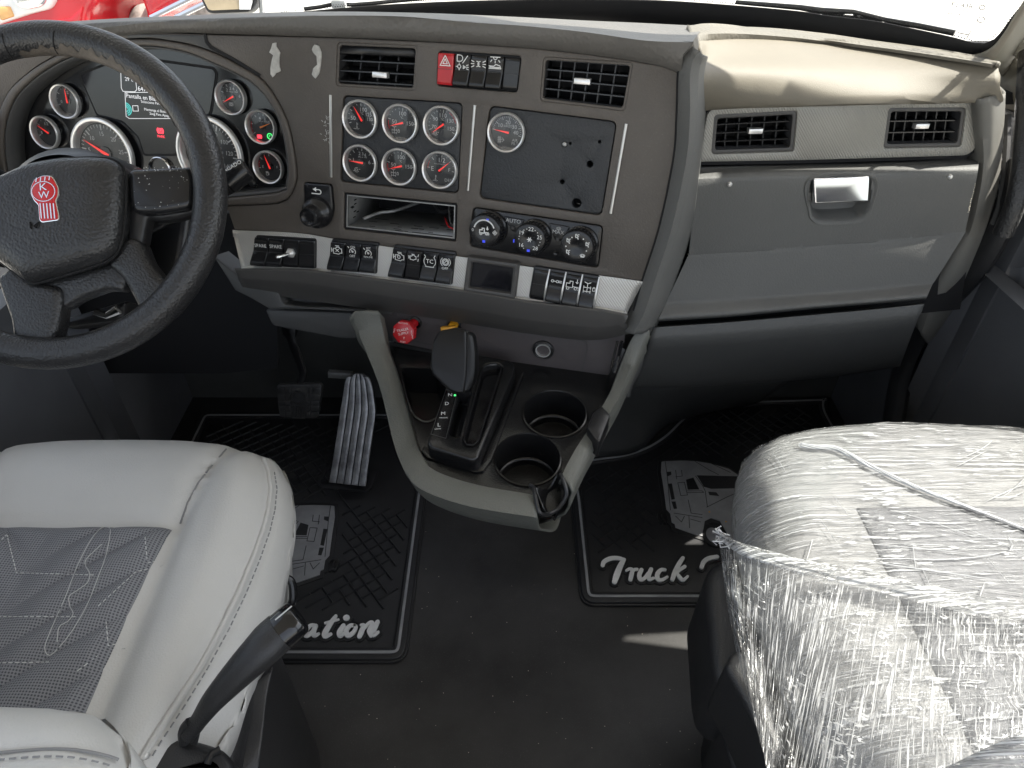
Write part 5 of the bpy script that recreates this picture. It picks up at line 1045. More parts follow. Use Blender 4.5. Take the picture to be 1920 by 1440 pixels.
slab('spoke', [(-40, 310), (-20, 305), (-20, 500), (-40, 480)], -.03, -.01, .008, M['black'])
slab('spoke_edge', [(354, 312), (368, 305), (374, 380), (362, 396), (366, 350)], -.02, .001, .003, M['worn'], r=.003)
b = B()
for _ in range(60): u, v = WP.uv(random.uniform(250, 355), random.choice([random.uniform(314, 322), random.uniform(330, 392)])); b.ball(WP.P(u, v, .0022), random.uniform(.0003, .0009), 5)
b.build('dust_specks', M['dimwhite'], sw, kind='stuff')
# airbag cover
pad = [(-60, 360), (0, 336), (60, 309), (120, 299), (180, 297), (212, 300), (230, 312), (236, 330), (235, 400), (229, 450), (218, 478), (200, 490), (150, 507), (72, 530), (56, 530), (0, 488), (-60, 470)]
pd = rnd(wq(pad), .010, 4); cx_, cy_ = wq([(100, 410)])[0]
b = B(); rows = [[WP.P(u, v, -.03) for u, v in pd], [WP.P(u, v, .002) for u, v in pd]]
pdc = ccw(pd)
for k in range(1, 12):
    t = k / 12; rows.append([WP.P(u + (cx_ - u) * (t * t), v + (cy_ - v) * (t * t), .002 + .022 * math.sin(min(1, t * 1.5) * math.pi / 2) + .004 * t) for u, v in pd])
rows.append([WP.P(cx_ + (u - cx_) * .001, cy_ + (v - cy_) * .001, .028) for u, v in pd])
b.loft(rows, straight=True, closed=True); hubo = b.build('airbag_cover', M['hub'], sw, smooth=60)
b = B(); b.tube([WP.P(u, v, .001) for u, v in offs(pdc, -.0012)], .0016, 6, closed=True); b.build('cover_gap', M['matte'], sw)
EP = Pl(WP.P(0, 0, .0285), WP.u, WP.v); eq = EP.q
eo = [(63, 344), (66, 338), (80, 331), (96, 331), (101, 336), (104, 342), (109, 352), (109, 366), (104, 377), (106, 384), (110, 405), (109, 412), (80, 416), (76, 412), (74, 384), (66, 376), (60, 364), (60, 352)]
b = B(); b.plate(EP, rnd(offs(ccw(eq(eo)), -.0012), .002), -.010, .001, .001); em_ = b.build('emblem', M['chrome'], sw)
b = B(); b.plate(EP, rnd(eq(eo), .002), 0, .0022, .0008); b.build('emblem_enamel', M['red'], em_)
b = B(); cu, cv = EP.uv(84, 360); rr = (V(EP.uv(107, 360)) - V((cu, cv))).length
b.line(EP, circ(cu, cv, rr * .94, 32, rr * .80), .0009, .0018, .0030, True)
b.text(EP, 'K', *EP.uv(83, 352), .0125, .0028, R(4), sx=1.2); b.text(EP, 'W', *EP.uv(85, 367), .0120, .0028, R(4), sx=1.1)
for k in range(5): x = 78 + k * 6.2; b.line(EP, eq([(x, 383), (x + 2.5, 410)]), .0014, .0018, .0030)
for k in range(4): x = 70 + k * 8.2; b.line(EP, eq([(x, 342 - abs(k - 1.5) * 0 - k * 1.2), (x + 1, 335 - k)]), .0012, .0018, .0028)
b.build('emblem_letters', M['chrome'], em_, smooth=0)
b = B(); 
a_ = WP.P(*WP.uv(88, 432), .030)
ic = Pl(a_, WP.u, WP.v); b.line(ic, [(-.002, .004), (-.001, -.004)], .0006, -.006, .0003); b.line(ic, [(.003, -.001), (.009, .004), (.005, -.003), (.003, -.001)], .0006, -.006, .0003); b.build('horn_mark', M['matte'], sw, smooth=0)

# column, stalk and tilt lever behind the wheel
colm = thing('steering_column', WP.P(0, 0, -.12), 'black steering column shroud behind the wheel with a control stalk', 'steering column')
b = B(); rows = []
for n, r, dv in ((-.022, .06, 0), (-.04, .075, 0), (-.10, .085, .0), (-.18, .08, .01), (-.30, .07, .03)):
    rows.append([WP.P(r * 1.15 * math.cos(6.28319 * i / 40), dv + r * math.sin(6.28319 * i / 40), n) for i in range(40)])
b.loft(rows, straight=True, closed=True); b.build('shroud', M['black'], colm, smooth=60)
SP_ = Pl(WP.P(0, 0, -.075), WP.u, WP.v)
b = B(); e0, e1 = SP_.uv(240, 450), SP_.uv(464, 318); m_ = SP_.uv(428, 342)
b.tube([SP_.P(*e0), SP_.P(*m_)], [.010, .0155], 18); b.build('stalk', M['switch'], colm)
b = B(); b.tube([SP_.P(*m_), SP_.P(*SP_.uv(461, 317)), SP_.P(*SP_.uv(464, 315))], [.0165, .0165, .0145], 20); sk = b.build('stalk_knob', M['switch'], colm)
b = B(); u, v = SP_.uv(440, 322); b.text(SP_, 'APAGADO', u, v, .0075, .0172, R(30)); b.build('lettering', M['white'], sk, smooth=0)
b = B(); b.tube([SP_.P(*SP_.uv(180, 585)), SP_.P(*SP_.uv(200, 592)), SP_.P(*SP_.uv(222, 580))], [.006, .005, .007], 10); b.build('tilt_lever', M['chrome'], colm)
b = B(); b.plate(SP_, rnd(SP_.q([(250, 400), (350, 390), (330, 520), (290, 540), (262, 500)]), .01), -.05, -.01, .01, bs=3); b.plate(SP_, rnd(SP_.q([(110, 595), (230, 560), (225, 600), (110, 615)]), .008), -.04, -.01, .008); b.build('lower_shroud', M['black'], colm)
b = B(); b.tube([SP_.P(*SP_.uv(300, 400), -.03), SP_.P(*SP_.uv(322, 470), -.02), SP_.P(*SP_.uv(332, 520), -.02)], [.012, .010, .008], 12); b.build('column_rod', M['black'], colm)
# ---------------------------------------------------------------- seats
from mathutils import noise as mnoise
def seg_d(x, y, pl):
    """distance to a polyline and the signed side (positive to its right going along it)"""
    best = 1e9; sd = 0
    for i in range(len(pl) - 1):
        ax, ay = pl[i]; bx, by = pl[i + 1]; dx, dy = bx - ax, by - ay; L = dx * dx + dy * dy
        t = max(0, min(1, ((x - ax) * dx + (y - ay) * dy) / L)); ex, ey = x - ax - t * dx, y - ay - t * dy; d = math.hypot(ex, ey)
        if d < best: best = d; sd = 1 if (dx * (y - ay) - dy * (x - ax)) < 0 else -1
    return best, sd
HALF = [(0, .836), (.10, .833), (.185, .820), (.242, .795), (.274, .752), (.294, .694), (.303, .622), (.305, .53), (.300, .45), (.296, .37), (.262, .30), (.235, .22), (.215, .10), (.20, -.02)]
BOL = [(.188, .800), (.172, .745), (.162, .71), (.163, .626), (.168, .497), (.171, .397), (.172, .20), (.17, -.02)]
PIP = [(.215, .792), (.241, .764), (.268, .71), (.281, .63), (.278, .504), (.258, .407), (.234, .33), (.20, .22), (.19, .0)]
FRT = [(-.40, .630), (.165, .628)]
def seat_z(lx, y, z0, dist):
    """height of the cushion at lateral offset lx (mirrored) and depth y; dist = distance in from the outline"""
    ax = abs(lx); r = .085; z = z0
    if dist < r: t = 1 - dist / r; z -= .075 * (1 - math.sqrt(max(0, 1 - t * t)))
    if z0 > .6: return z + .012 * (1 - (lx / .32) ** 2) + .0015 * mnoise.noise(V((lx * 14, y * 14, 2)))
    d, s = seg_d(ax, y, BOL); bol = ax > .165
    z -= .011 * math.exp(-(d / .015) ** 2)
    if s > 0 or ax > .2: pass
    z += .016 * math.exp(-((ax - .225) / .045) ** 2) * (1 if y < .7 else max(0, 1 - (y - .7) / .1))
    d, s = seg_d(ax, y, PIP); z -= .0045 * math.exp(-(d / .006) ** 2)
    z += .0011 * mnoise.noise(V((lx * 16, y * 16, z0 * 7))) + .0012 * math.exp(-(d / .03) ** 2) * mnoise.noise(V((lx * 55, y * 75, 3)))
    if ax < .17: d = abs(y - .629); z -= .008 * math.exp(-(d / .014) ** 2); z += .008 * math.exp(-((y - .71) / .05) ** 2)
    return z
class Cushion:
    def __init__(s, cx, z0, depth=.14):
        s.cx, s.z0, s.depth = cx, z0, depth
        full = [(x, y) for x, y in HALF] + [(-x, y) for x, y in HALF[::-1][:-1]]
        s.out = [tuple(p)[:2] for p in cat([(x, y, 0) for x, y in full], 200, True)]; s.c = (0, .36)
    def z(s, X, Y):
        lx = X - s.cx; d, _ = seg_d(lx, Y, s.out + s.out[:1]); return seat_z(lx, Y, s.z0, d if inpoly(lx, Y, s.out) else 0)
    def on(s, px, py, e=0.0):
        zz = s.z0
        for _ in range(6): p = onZ(px, py, zz); zz = s.z(p.x, p.y) + e
        return onZ(px, py, zz)
    def rings(s, n=70, e=0.0):
        rows = []
        for k in range(n):
            t = 1 - (1 - k / (n - 1)) ** 1.0; t = .02 + .98 * (1 - (1 - k / (n - 1)) ** 1.5) if k else .02; row = []
            for x, y in s.out:
                lx, ly = s.c[0] + (x - s.c[0]) * t, s.c[1] + (y - s.c[1]) * t
                d = seg_d(lx, ly, s.out[::4] + s.out[:1])[0] if t > .6 else .2
                row.append(V((s.cx + lx, ly, seat_z(lx, ly, s.z0, d) + e)))
            rows.append(row)
        for k, (dz, inn) in enumerate([(.015, .003), (.035, .011), (.07, .024), (s.depth, .04)]):
            row = []
            for (x, y), p in zip(s.out, rows[n - 1]):
                f = 1 - inn / max(.1, math.hypot(x - s.c[0], y - s.c[1])); row.append(V((s.cx + s.c[0] + (x - s.c[0]) * f, s.c[1] + (y - s.c[1]) * f, s.z0 - .075 - dz + e)))
            rows.append(row)
        return rows
def stitches(b, path, L=.0065, gap=.0035, r=.0008):
    n = max(2, int(sum((path[i] - path[i - 1]).length for i in range(1, len(path))) / (L + gap))); p = cat(path, n * 3 + 1)
    for i in range(n): b.tube([p[3 * i], p[3 * i + 1], p[3 * i + 2].lerp(p[3 * i + 1], .2)], r, 5)
    return b

ds_ = thing('driver_seat', (-.62, .3, .1), 'light grey leather driver seat with perforated grey fabric insert', 'seat')
DC = Cushion(-.622, .585)
b = B(); b.loft(DC.rings(), straight=True, closed=True); b.build('cushion', M['leather'], ds_, smooth=180)
def onD(pts, e=.001): return [DC.on(x, y, e) for x, y in pts]
# fabric insert: a quilted pad with diagonal ridges
b = B(); rows = []; nx, ny = 150, 150
for j in range(ny):
    Y = .18 + (.6265 - .18) * j / (ny - 1); row = []
    xr = DC.cx + (.158 + .004 * math.sin(Y * 9)); xl = DC.cx - .158
    for i in range(nx):
        X = xl + (xr - xl) * i / (nx - 1); lx = X - DC.cx
        edge = min((xr - X), (X - xl), (.6265 - Y)) ; puff = .010 * (1 - math.exp(-edge / .012)) - .003
        g = abs(lx) - .03; dia = (Y - .63) + (.95 * (.158 - abs(lx)))
        w = max(0, min(1, (abs(lx) - .0) / .05)); rid = .0085 * abs(math.sin(dia * math.pi / .07)) ** .6 * w * max(0, min(1, edge / .02))
        row.append(V((X, Y, seat_z(lx, Y, DC.z0, .2) + puff + rid)))
    rows.append(row)
rows.append([p + V((0, .006, -.02)) for p in rows[-1]]); rows = [[r[0] + V((-.004, 0, -.02))] + r + [r[-1] + V((.004, 0, -.02))] for r in rows]
INS = rows
b.loft(rows, straight=True); b.build('fabric_insert', M['mesh'], ds_, smooth=180)
def insz(X, Y):
    j = max(0, min(ny - 1, round((Y - .18) / (.6265 - .18) * (ny - 1)))); r = INS[j]; i = max(1, min(nx, round((X - r[1].x) / (r[nx].x - r[1].x) * (nx - 1)) + 1)); return r[i].z
def onI(pts, e=.0008):
    out = []
    for x, y in pts:
        zz = .585
        for _ in range(4): p = onZ(x, y, zz); zz = insz(p.x, p.y) + e
        out.append(onZ(x, y, zz))
    return out
def dens(pts, n): return [tuple(p)[:2] for p in cat([(x, y, 0) for x, y in pts], n)]
def lin(pts, step=8):
    o = []
    for a, c in zip(pts, pts[1:]):
        k = max(1, int(math.hypot(c[0] - a[0], c[1] - a[1]) / step)); o += [(a[0] + (c[0] - a[0]) * i / k, a[1] + (c[1] - a[1]) * i / k) for i in range(k)]
    return o + [pts[-1]]
b = B()
for l in ([(-5, 1018), (13, 1003), (31, 1074), (180, 1078)], [(272, 1007), (276, 1055), (306, 1050)], [(-5, 1156), (146, 1156)], [(-5, 1243), (95, 1241)], [(199, 1166), (203, 1211), (236, 1203)], [(306, 1060), (255, 1072), (180, 1140)], [(236, 1215), (190, 1224), (140, 1262)]): stitches(b, onI(lin(l)), .0045, .0025, .0006)
b.build('quilt_stitching', M['thread'], ds_, kind='stuff')
b = B(); loop = [(196, 988), (206, 990), (206, 1004), (199, 1040), (183, 1085), (165, 1130), (148, 1162), (130, 1190), (112, 1212), (95, 1228), (86, 1224), (85, 1208), (100, 1170), (122, 1120), (142, 1068), (160, 1030), (176, 1004), (190, 990)]
lp = dens(loop + loop[:1], 110); b.tube(onI(lp, .0012), .0005, 5); b.tube(onI(dens([(191, 1020), (176, 1034), (162, 1048), (160, 1060), (168, 1075), (164, 1092), (146, 1106), (130, 1118), (131, 1136), (137, 1150), (128, 1164), (112, 1174), (108, 1190), (107, 1204)], 70), .0012), .0005, 5); b.build('loose_thread', M['thread3'], ds_)
# piping and twin stitching along the bolster
pw_ = lin([(494, 862), (502, 882), (507, 915), (503, 955), (493, 995), (474, 1048), (448, 1110), (415, 1178), (372, 1255), (330, 1322), (286, 1388), (264, 1424)], 10)
pp = cat(onD(pw_, .001), 90); b = B(); b.tube(pp, .0042, 8, flat=.8); b.build('piping', M['leather'], ds_)
b = B(); stitches(b, [p + V((.0095, 0, -.001)) for p in pp[6:]], .0065, .0035, .0010); b.build('bolster_stitching', M['thread2'], ds_, kind='stuff')
b = B(); b.tube(onD(lin([(424, 842), (414, 854), (398, 872), (372, 905), (352, 942), (338, 982)], 4), .0006), .0014, 6); b.build('seam', M['thread2'], ds_)
# seat plinth, side cover, bracket
PB = Pl((0, 0, .12), (1, 0, 0), (0, 1, 0))
b = B(); b.plate(PB, rnd([(-.92, -.1), (-.34, -.1), (-.335, .30), (-.345, .55), (-.40, .64), (-.84, .64), (-.92, .5)], .04), -.12, .34, .03, bs=3); b.build('plinth', M['seatblack'], ds_)
b = B(); pl_ = [onZ(512, 1262, .30), onZ(506, 1300, .30), onZ(496, 1360, .29), onZ(484, 1440, .28), onZ(478, 1480, .28)]
b.loft([[p + V((-.10, 0, .03)) for p in pl_], [p + V((-.03, 0, .02)) for p in pl_], pl_, [p + V((.0, 0, -.28)) for p in pl_]], 20, 4); b.build('bellows_skirt', M['rubber'], ds_, solid=.004)
b = B(); stitches(b, [p + V((-.006, 0, .008)) for p in cat(pl_, 30)], .006, .003, .0008); stitches(b, [p + V((-.016, 0, .012)) for p in cat(pl_, 30)], .006, .003, .0008); b.build('skirt_stitching', M['thread'], ds_, kind='stuff')
b = B(); b.tube(cat([onZ(520, 1082, .47), onZ(538, 1084, .46), onZ(548, 1095, .45), (onZ(549, 1125, .43)), onZ(540, 1138, .42), onZ(520, 1140, .42)], 24), .006, 10); b.build('hook', M['switch'], ds_)
b = B(); b.loft([[onZ(x, y, .44) for x, y in [(440, 1290), (470, 1285), (500, 1262), (512, 1250)]], [onZ(x, y, .43) for x, y in [(420, 1350), (452, 1350), (484, 1330), (500, 1310)]], [onZ(x, y, .42) for x, y in [(400, 1440), (440, 1440), (470, 1420), (490, 1400)]], [onZ(x, y, .40) for x, y in [(395, 1500), (440, 1500), (470, 1480), (484, 1470)]]], 14, 5); b.build('side_cover', M['seatblack'], ds_, solid=.01)
mo = [(240, 1470), (262, 1418), (290, 1398), (318, 1388), (350, 1388), (388, 1396), (420, 1408), (438, 1428), (448, 1470)]
MP_ = Pl(onZ(350, 1420, .56), (1, 0, 0), (0, 1, .1)); b = B(); b.plate(MP_, rnd(MP_.q(mo), .012), -.10, .012, .012, bs=4); b.build('lever_mount', M['seatblack'], ds_, smooth=60)
b = B(); b.tube([MP_.P(*MP_.uv(395, 1440), .012), MP_.P(*MP_.uv(404, 1420), .013), MP_.P(*MP_.uv(418, 1411), .011)], .004, 8); b.build('mount_ridge', M['black'], ds_)
b = B(); b.ball(onZ(272, 1417, .58), .006, 10); b.build('hinge_pin', M['brushed'], ds_)
# black seat lever
def lv_(x, y, z): return onZ(x, y, z)
lp = [lv_(352, 1378, .585), lv_(372, 1352, .60), lv_(396, 1318, .62), lv_(426, 1284, .635), lv_(460, 1248, .65), lv_(489, 1219, .66), lv_(512, 1196, .665), lv_(526, 1184, .668)]
b = B(); b.tube(cat(lp, 28), [.010 + .0125 * min(1, max(0, (i - 4) / 20)) for i in range(28)], 16, flat=.85); le_ = b.build('lever', M['seatblack'], ds_, smooth=60)
b = B(); d_ = (lp[-1] - lp[-2]).normalized(); b.tube([lp[-1] - d_ * .002, lp[-1] + d_ * .012, lp[-1] + d_ * .022, lp[-1] + d_ * .0245], [.0215, .0215, .0205, .0165], 16, flat=.85); b.build('lever_cap', M['gloss'], le_, smooth=60)
b = B(); b.tube([lp[-1] + V((-.002, .002, .0192)), lp[-1] + d_ * .021 + V((-.002, .002, .0190))], .0008, 6); b.build('cap_seam', M['thread'], le_)
b = B(); b.tube(cat([lv_(346, 1392, .575), lv_(345, 1370, .59), lv_(357, 1354, .60)], 10), .006, 8); b.tube(cat([lv_(364, 1392, .575), lv_(368, 1374, .59), lv_(366, 1358, .598)], 10), .004, 8); b.build('lever_boot', M['rubber'], ds_)
# armrest in the near corner
AR = [(-.20, .30), (-.02, .304), (.08, .300), (.118, .285), (.143, .262), (.150, .235), (.152, .18), (.15, .0), (.14, -.2), (-.20, -.2)]
ao = [tuple(p)[:2] for p in cat([(x, y, 0) for x, y in AR], 120, True)]; acx, az = -.468, .755
b = B(); rows = []
for k in range(30):
    t = .02 + .98 * (1 - (1 - k / 29) ** 1.5); row = []
    for x, y in ao:
        lx, ly = 0 + x * t, .1 + (y - .1) * t; d = seg_d(lx, ly, ao[::3] + ao[:1])[0]; r = .05
        z = az + .008 - .05 * (1 - math.sqrt(max(0, 1 - (1 - min(1, d / r)) ** 2)))
        ys = .232 + .02 * max(0, min(1, (lx + .12) / .2)); z -= .004 * math.exp(-((ly - ys) / .006) ** 2) * max(0, min(1, (.125 - lx) / .05))
        row.append(V((acx + lx, ly, z)))
    rows.append(row)
for dz, s in ((.02, 1.0), (.06, .995), (.10, .96)): rows.append([V((acx + x * s, .1 + (y - .1) * s, az - .042 - dz)) for x, y in ao])
b.loft(rows, straight=True, closed=True); b.build('armrest', M['leather'], ds_, smooth=180)
b = B(); ap_ = [V((acx + lx, .232 + .02 * max(0, min(1, (lx + .12) / .2)), az + .0052 - (.05 * (1 - math.sqrt(max(0, 1 - max(0, 1 - (.150 - lx) / .05) ** 2)))))) for lx in [-.19, -.1, -.05, 0, .05, .09, .115, .132, .140]]
b.tube(cat(ap_, 40), .0013, 8); b.build('armrest_seam', M['thread2'], ds_)
b = B(); stitches(b, [p + V((0, -.007, .0030)) for p in cat(ap_, 40)], .006, .003, .0008); b.build('armrest_stitching', M['thread2'], ds_, kind='stuff')

# ---------------- passenger seat
ps_ = thing('passenger_seat', (.66, .3, .1), 'grey passenger seat with black side panels beneath clear stretch film', 'seat')
PC = Cushion(.624, .605)
b = B(); b.loft(PC.rings(60), straight=True, closed=True); b.build('cushion', M['leather2'], ps_, smooth=180)
b = B(); rows = [[V((PC.cx - .158 + .316 * i / 20, .10 + .527 * j / 20, seat_z(-.158 + .316 * i / 20, .10 + .527 * j / 20, PC.z0, .2) + .0015)) for i in range(21)] for j in range(21)]; b.loft(rows, straight=True); b.build('fabric_insert', M['plainfab'], ps_, solid=.004)
b = B(); b.plate(PB, rnd([(.34, -.1), (.93, -.1), (.93, .5), (.85, .66), (.42, .66), (.345, .58)], .04), -.12, .36, .03, bs=3); b.build('plinth', M['seatblack'], ps_)
SPp = Pl(onZ(1345, 1180, .50), (-.10, 1, 0), (0, 0, 1))
SPp = Pl((.268, .45, .45), (.0, -1, 0), (0, 0, 1))
SB = Pl((0, .45, .47), (1, 0, 0), (0, 1, .05))
def plq(pl, pts): return pl.q(pts)
b = B(); b.plate(SB, rnd(SB.q([(1322, 1085), (1330, 1060), (1352, 1042), (1400, 1040), (1420, 1300), (1372, 1298), (1345, 1275), (1336, 1240)]), .02), -.16, .0, .02, bs=4); b.build('side_panel', M['seatblack'], ps_, smooth=60)
SB2 = Pl((0, .3, .50), (1, 0, 0), (0, 1, .05))
b = B(); b.plate(SB2, rnd(SB2.q([(1352, 1260), (1370, 1232), (1420, 1222), (1470, 1420), (1440, 1440), (1392, 1330)]), .008), -.10, .02, .012, bs=3); b.build('recliner_cover', M['seatblack'], ps_, smooth=60)
SB3 = Pl((0, .3, .36), (1, 0, 0), (0, 1, 0))
b = B(); b.plate(SB3, rnd(SB3.q([(1350, 1348), (1362, 1338), (1400, 1335), (1440, 1400), (1440, 1500), (1385, 1500), (1372, 1436)]), .008), -.14, .0, .012, bs=3); b.build('lower_cover', M['seatblack'], ps_, smooth=60)
b = B(); b.tube(cat([onZ(1365, 1302, .42), onZ(1356, 1316, .41), onZ(1360, 1330, .40), onZ(1372, 1334, .40)], 12), .004, 8); b.build('cable_loop', M['rubber'], ps_)
# backrest foot and belt hardware that show darkly through the film
b = B(); b.tube(cat([V((.76, .50, .655)), V((.80, .40, .665)), V((.86, .30, .67)), V((.90, .2, .70))], 16), .018, 10, flat=.4); b.tube(cat([V((.62, .46, .64)), V((.64, .38, .66)), V((.70, .30, .66))], 12), .014, 10, flat=.5); b.build('seat_belt', M['rubber'], ps_)
b = B(); b.box(Pl((.74, .40, .655), (1, .3, 0), (-.3, 1, .1)), -.03, -.05, .03, .05, -.03, .02, .006); b.build('belt_buckle', M['black'], ps_)
# ---------------- clear stretch film wrapped round the passenger seat
def film_mat(name, layers, base=.10, top=.80, th=(.50, .60), co='Object', dist_=.5):
    """clear film: sun glints on its creases painted as thin white lines, clear between. layers: (angle, along, across, patchiness)"""
    m = bpy.data.materials.new(name); m.use_nodes = True; t = m.node_tree; N = t.nodes; N.clear(); Lk = t.links.new
    o = N.new('ShaderNodeOutputMaterial'); tc = N.new('ShaderNodeTexCoord')
    def math_(op, a, b_):
        n = N.new('ShaderNodeMath'); n.operation = op
        for i, x in enumerate((a, b_)):
            if isinstance(x, (int, float)): n.inputs[i].default_value = x
            else: Lk(x, n.inputs[i])
        return n.outputs[0]
    def noise(r, s, seed, det=3, dist=.5):
        mp = N.new('ShaderNodeMapping'); mp.inputs['Rotation'].default_value = (0, 0, r); mp.inputs['Scale'].default_value = s; mp.inputs['Location'].default_value = (seed, seed * .7, seed * .3); Lk(tc.outputs[co], mp.inputs[0])
        n = N.new('ShaderNodeTexNoise'); n.inputs['Scale'].default_value = 1; n.inputs['Detail'].default_value = det; n.inputs['Roughness'].default_value = .6; n.inputs['Distortion'].default_value = dist; Lk(mp.outputs[0], n.inputs['Vector']); return n.outputs[0]
    def ramp(s, a, b_):
        r = N.new('ShaderNodeMapRange'); r.inputs[1].default_value = a; r.inputs[2].default_value = b_; Lk(s, r.inputs[0]); return r.outputs[0]
    tot = None; first_ = None
    for k, (ang, al, ac, patch) in enumerate(layers):
        s = noise(ang, (al, ac, al), k * 3.7, 3, dist_); first_ = first_ or s
        v = ramp(s, *th)
        if patch: v = math_('MULTIPLY', v, ramp(noise(0, (patch, patch, patch), 11 + k * 5, 4, 0), .46, .58))
        tot = v if tot is None else math_('MAXIMUM', tot, v)
    haze = ramp(noise(0, (7, 7, 7), 31, 5, 1.0), .35, .75)
    f = math_('ADD', math_('MULTIPLY', tot, top), math_('ADD', math_('MULTIPLY', haze, .10), base)); f = math_('MINIMUM', f, .93)  # painted glints and haze set how opaque the film is
    tr = N.new('ShaderNodeBsdfTransparent'); p = N.new('ShaderNodeBsdfPrincipled'); p.inputs['Base Color'].default_value = (.54, .545, .55, 1); p.inputs['Roughness'].default_value = .16; p.inputs['Specular IOR Level'].default_value = .9
    bp = N.new('ShaderNodeBump'); bp.inputs['Strength'].default_value = 1.0; bp.inputs['Distance'].default_value = .004; Lk(tot, bp.inputs['Height']); Lk(bp.outputs[0], p.inputs['Normal'])
    mx = N.new('ShaderNodeMixShader'); Lk(f, mx.inputs[0]); Lk(tr.outputs[0], mx.inputs[1]); Lk(p.outputs[0], mx.inputs[2]); Lk(mx.outputs[0], o.inputs[0])
    return m
M['filmA'] = film_mat('stretched_film_over_cushion', [(R(-26), 9, 230, 0), (R(62), 30, 260, 7), (R(-14), 6, 300, 5), (R(95), 26, 240, 6)], .05, .60, (.535, .62))
M['filmB'] = film_mat('stretched_film_sheet', [(R(2), 330, 7, 0), (R(-3), 230, 9, 8), (R(9), 280, 10, 8), (R(70), 60, 160, 9)], .03, .70, (.53, .61), 'UV', .18)
M['filmC'] = film_mat('gathered_film', [(R(-14), 5, 420, 0), (R(-24), 8, 350, 0)], .30, .5, (.46, .58))
M['strand'] = mat('film_crease', (.52, .525, .53), .16, spec=.9)
fm = thing('stretch_film', (.6, .4, .6), 'clear wrinkled stretch film wrapped over the passenger seat', 'plastic film')
NZ = lambda v: mnoise.noise(v)
rows = PC.rings(110, .0035)
mid_ = []
for k, row in enumerate(rows):
    o = []
    for p in row:
        r = R(-28); a, c = p.x * math.cos(r) - p.y * math.sin(r), p.x * math.sin(r) + p.y * math.cos(r)
        h = .0022 * abs(NZ(V((a * 9, c * 95, p.z * 20)))) + .0016 * NZ(V((p.x * 160, p.y * 22, p.z * 30))) + .006 * max(0, NZ(V((a * 5, c * 22, 1))))
        o.append(p + V((p.x - PC.cx, p.y - .36, .35)).normalized() * h)
    mid_.append(o)
b = B(); b.loft(mid_, straight=True, closed=True); b.build('cushion_wrap', M['filmA'], fm, smooth=180)
# the sheet stretched back from the gathered fold to the seat back
fold_px = [(1347, 1008), (1360, 1016), (1382, 1030), (1420, 1044), (1480, 1060), (1560, 1078), (1650, 1098), (1750, 1122), (1840, 1142), (1940, 1162), (2120, 1190)]
fold = cat([onZ(x, y, .625 + .012 * min(1, i / 9)) for i, (x, y) in enumerate(fold_px)], 110)
low = cat([onZ(x, y, z) for x, y, z in [(1384, 1245, .56), (1430, 1420, .58), (1460, 1560, .60), (1560, 1640, .66), (1700, 1640, .70), (1850, 1620, .72), (2060, 1600, .72), (2330, 1560, .70)]], 110)
left = [fold[0].lerp(low[0], t) for t in (0, 1)]
rows = []
nr = 150
for k in range(nr):
    t = k / (nr - 1); row = []
    for i, (a, c) in enumerate(zip(fold, low)):
        p = a.lerp(c, t); sag = -.012 * math.sin(math.pi * t)
        x, y = i / 110, t
        h = .0026 * NZ(V((i * .85 + 3 * NZ(V((i * .05, t * 3, 0))), t * 5, 2))) + .0035 * abs(NZ(V((i * .33, t * 3.2, 7)))) + (.012 * NZ(V((i * .12, t * 9, 4))) if i > 62 else 0) + (.006 * NZ(V((i * .3, t * 26, 11))) if i > 66 else 0)
        row.append(p + V((0, 0, sag + h + .004)))
    rows.append(row)
b = B(); b.loft(rows, straight=True); fs = b.build('film_sheet', M['filmB'], fm, smooth=180)
ul = fs.data.uv_layers.new(name='along_the_film')
for lp_ in fs.data.loops: vi = lp_.vertex_index; ul.data[lp_.index].uv = ((vi % 110) / 110 * .75, (vi // 110) / nr * .5)
# gathered rope along the fold, diagonal rope, raised creases
b = B(); rws = []
for k in range(22):
    s = k / 21 - .5; rws.append([p + V((0, s * (.016 + .026 * i / 109) + .002 * NZ(V((i * .06, k * .5, 1))), .004 + .006 * math.cos(s * 3.1) + .0035 * NZ(V((i * .035 + 2, k * .75, 5))) + .002 * NZ(V((i * .2, k * 1.4, 8))))) for i, p in enumerate(fold)])
b.loft(rws, straight=True); b.build('gathered_fold', M['filmC'], fm, smooth=180)
b = B()
for k in range(14): c = fold[0] + V((random.gauss(.002, .005), random.gauss(0, .007), random.gauss(.003, .004))); b.tube([c, c + V((random.gauss(0, .006), random.gauss(0, .006), random.gauss(0, .004))), fold[3] + V((0, random.gauss(0, .006), .004))], .0009, 5)
b.build('gathered_end', M['strand'], fm)
def onC(pts, e): return [PC.on(x, y, e) for x, y in pts]
rp = cat(onC([(1500, 834), (1530, 838), (1570, 842), (1640, 878), (1720, 914), (1800, 945), (1880, 975), (1940, 998)], .007), 60)
b = B()
for k in range(7): b.tube([p + V((.0022 * math.sin(i * .2 + k * .9), .0028 * math.cos(i * .2 + k * .9), .002 * math.sin(i * .16 + k))) for i, p in enumerate(rp)], .0008, 6)
b.build('twisted_rope', M['strand'], fm)
rs2 = random.Random(5); b = B()
def okw(x, y): return inpoly(x - PC.cx, y, PC.out) and seg_d(x - PC.cx, y, PC.out[::4] + PC.out[:1])[0] > .012 and y > .1
def cr(px, py, ang, L, r, bend=0.0):
    p = onZ(px, py, .62); pts = []
    for t in range(7):
        a = ang + bend * t / 6; x, y = p.x + L * t / 6 * math.cos(a), p.y + L * t / 6 * math.sin(a)
        if not okw(x, y): break
        pts.append(V((x, y, PC.z(x, y) + .0062)))
    if len(pts) > 2: b.tube(pts, [r * .3] + [r] * (len(pts) - 2) + [r * .3], 4)
n = 0
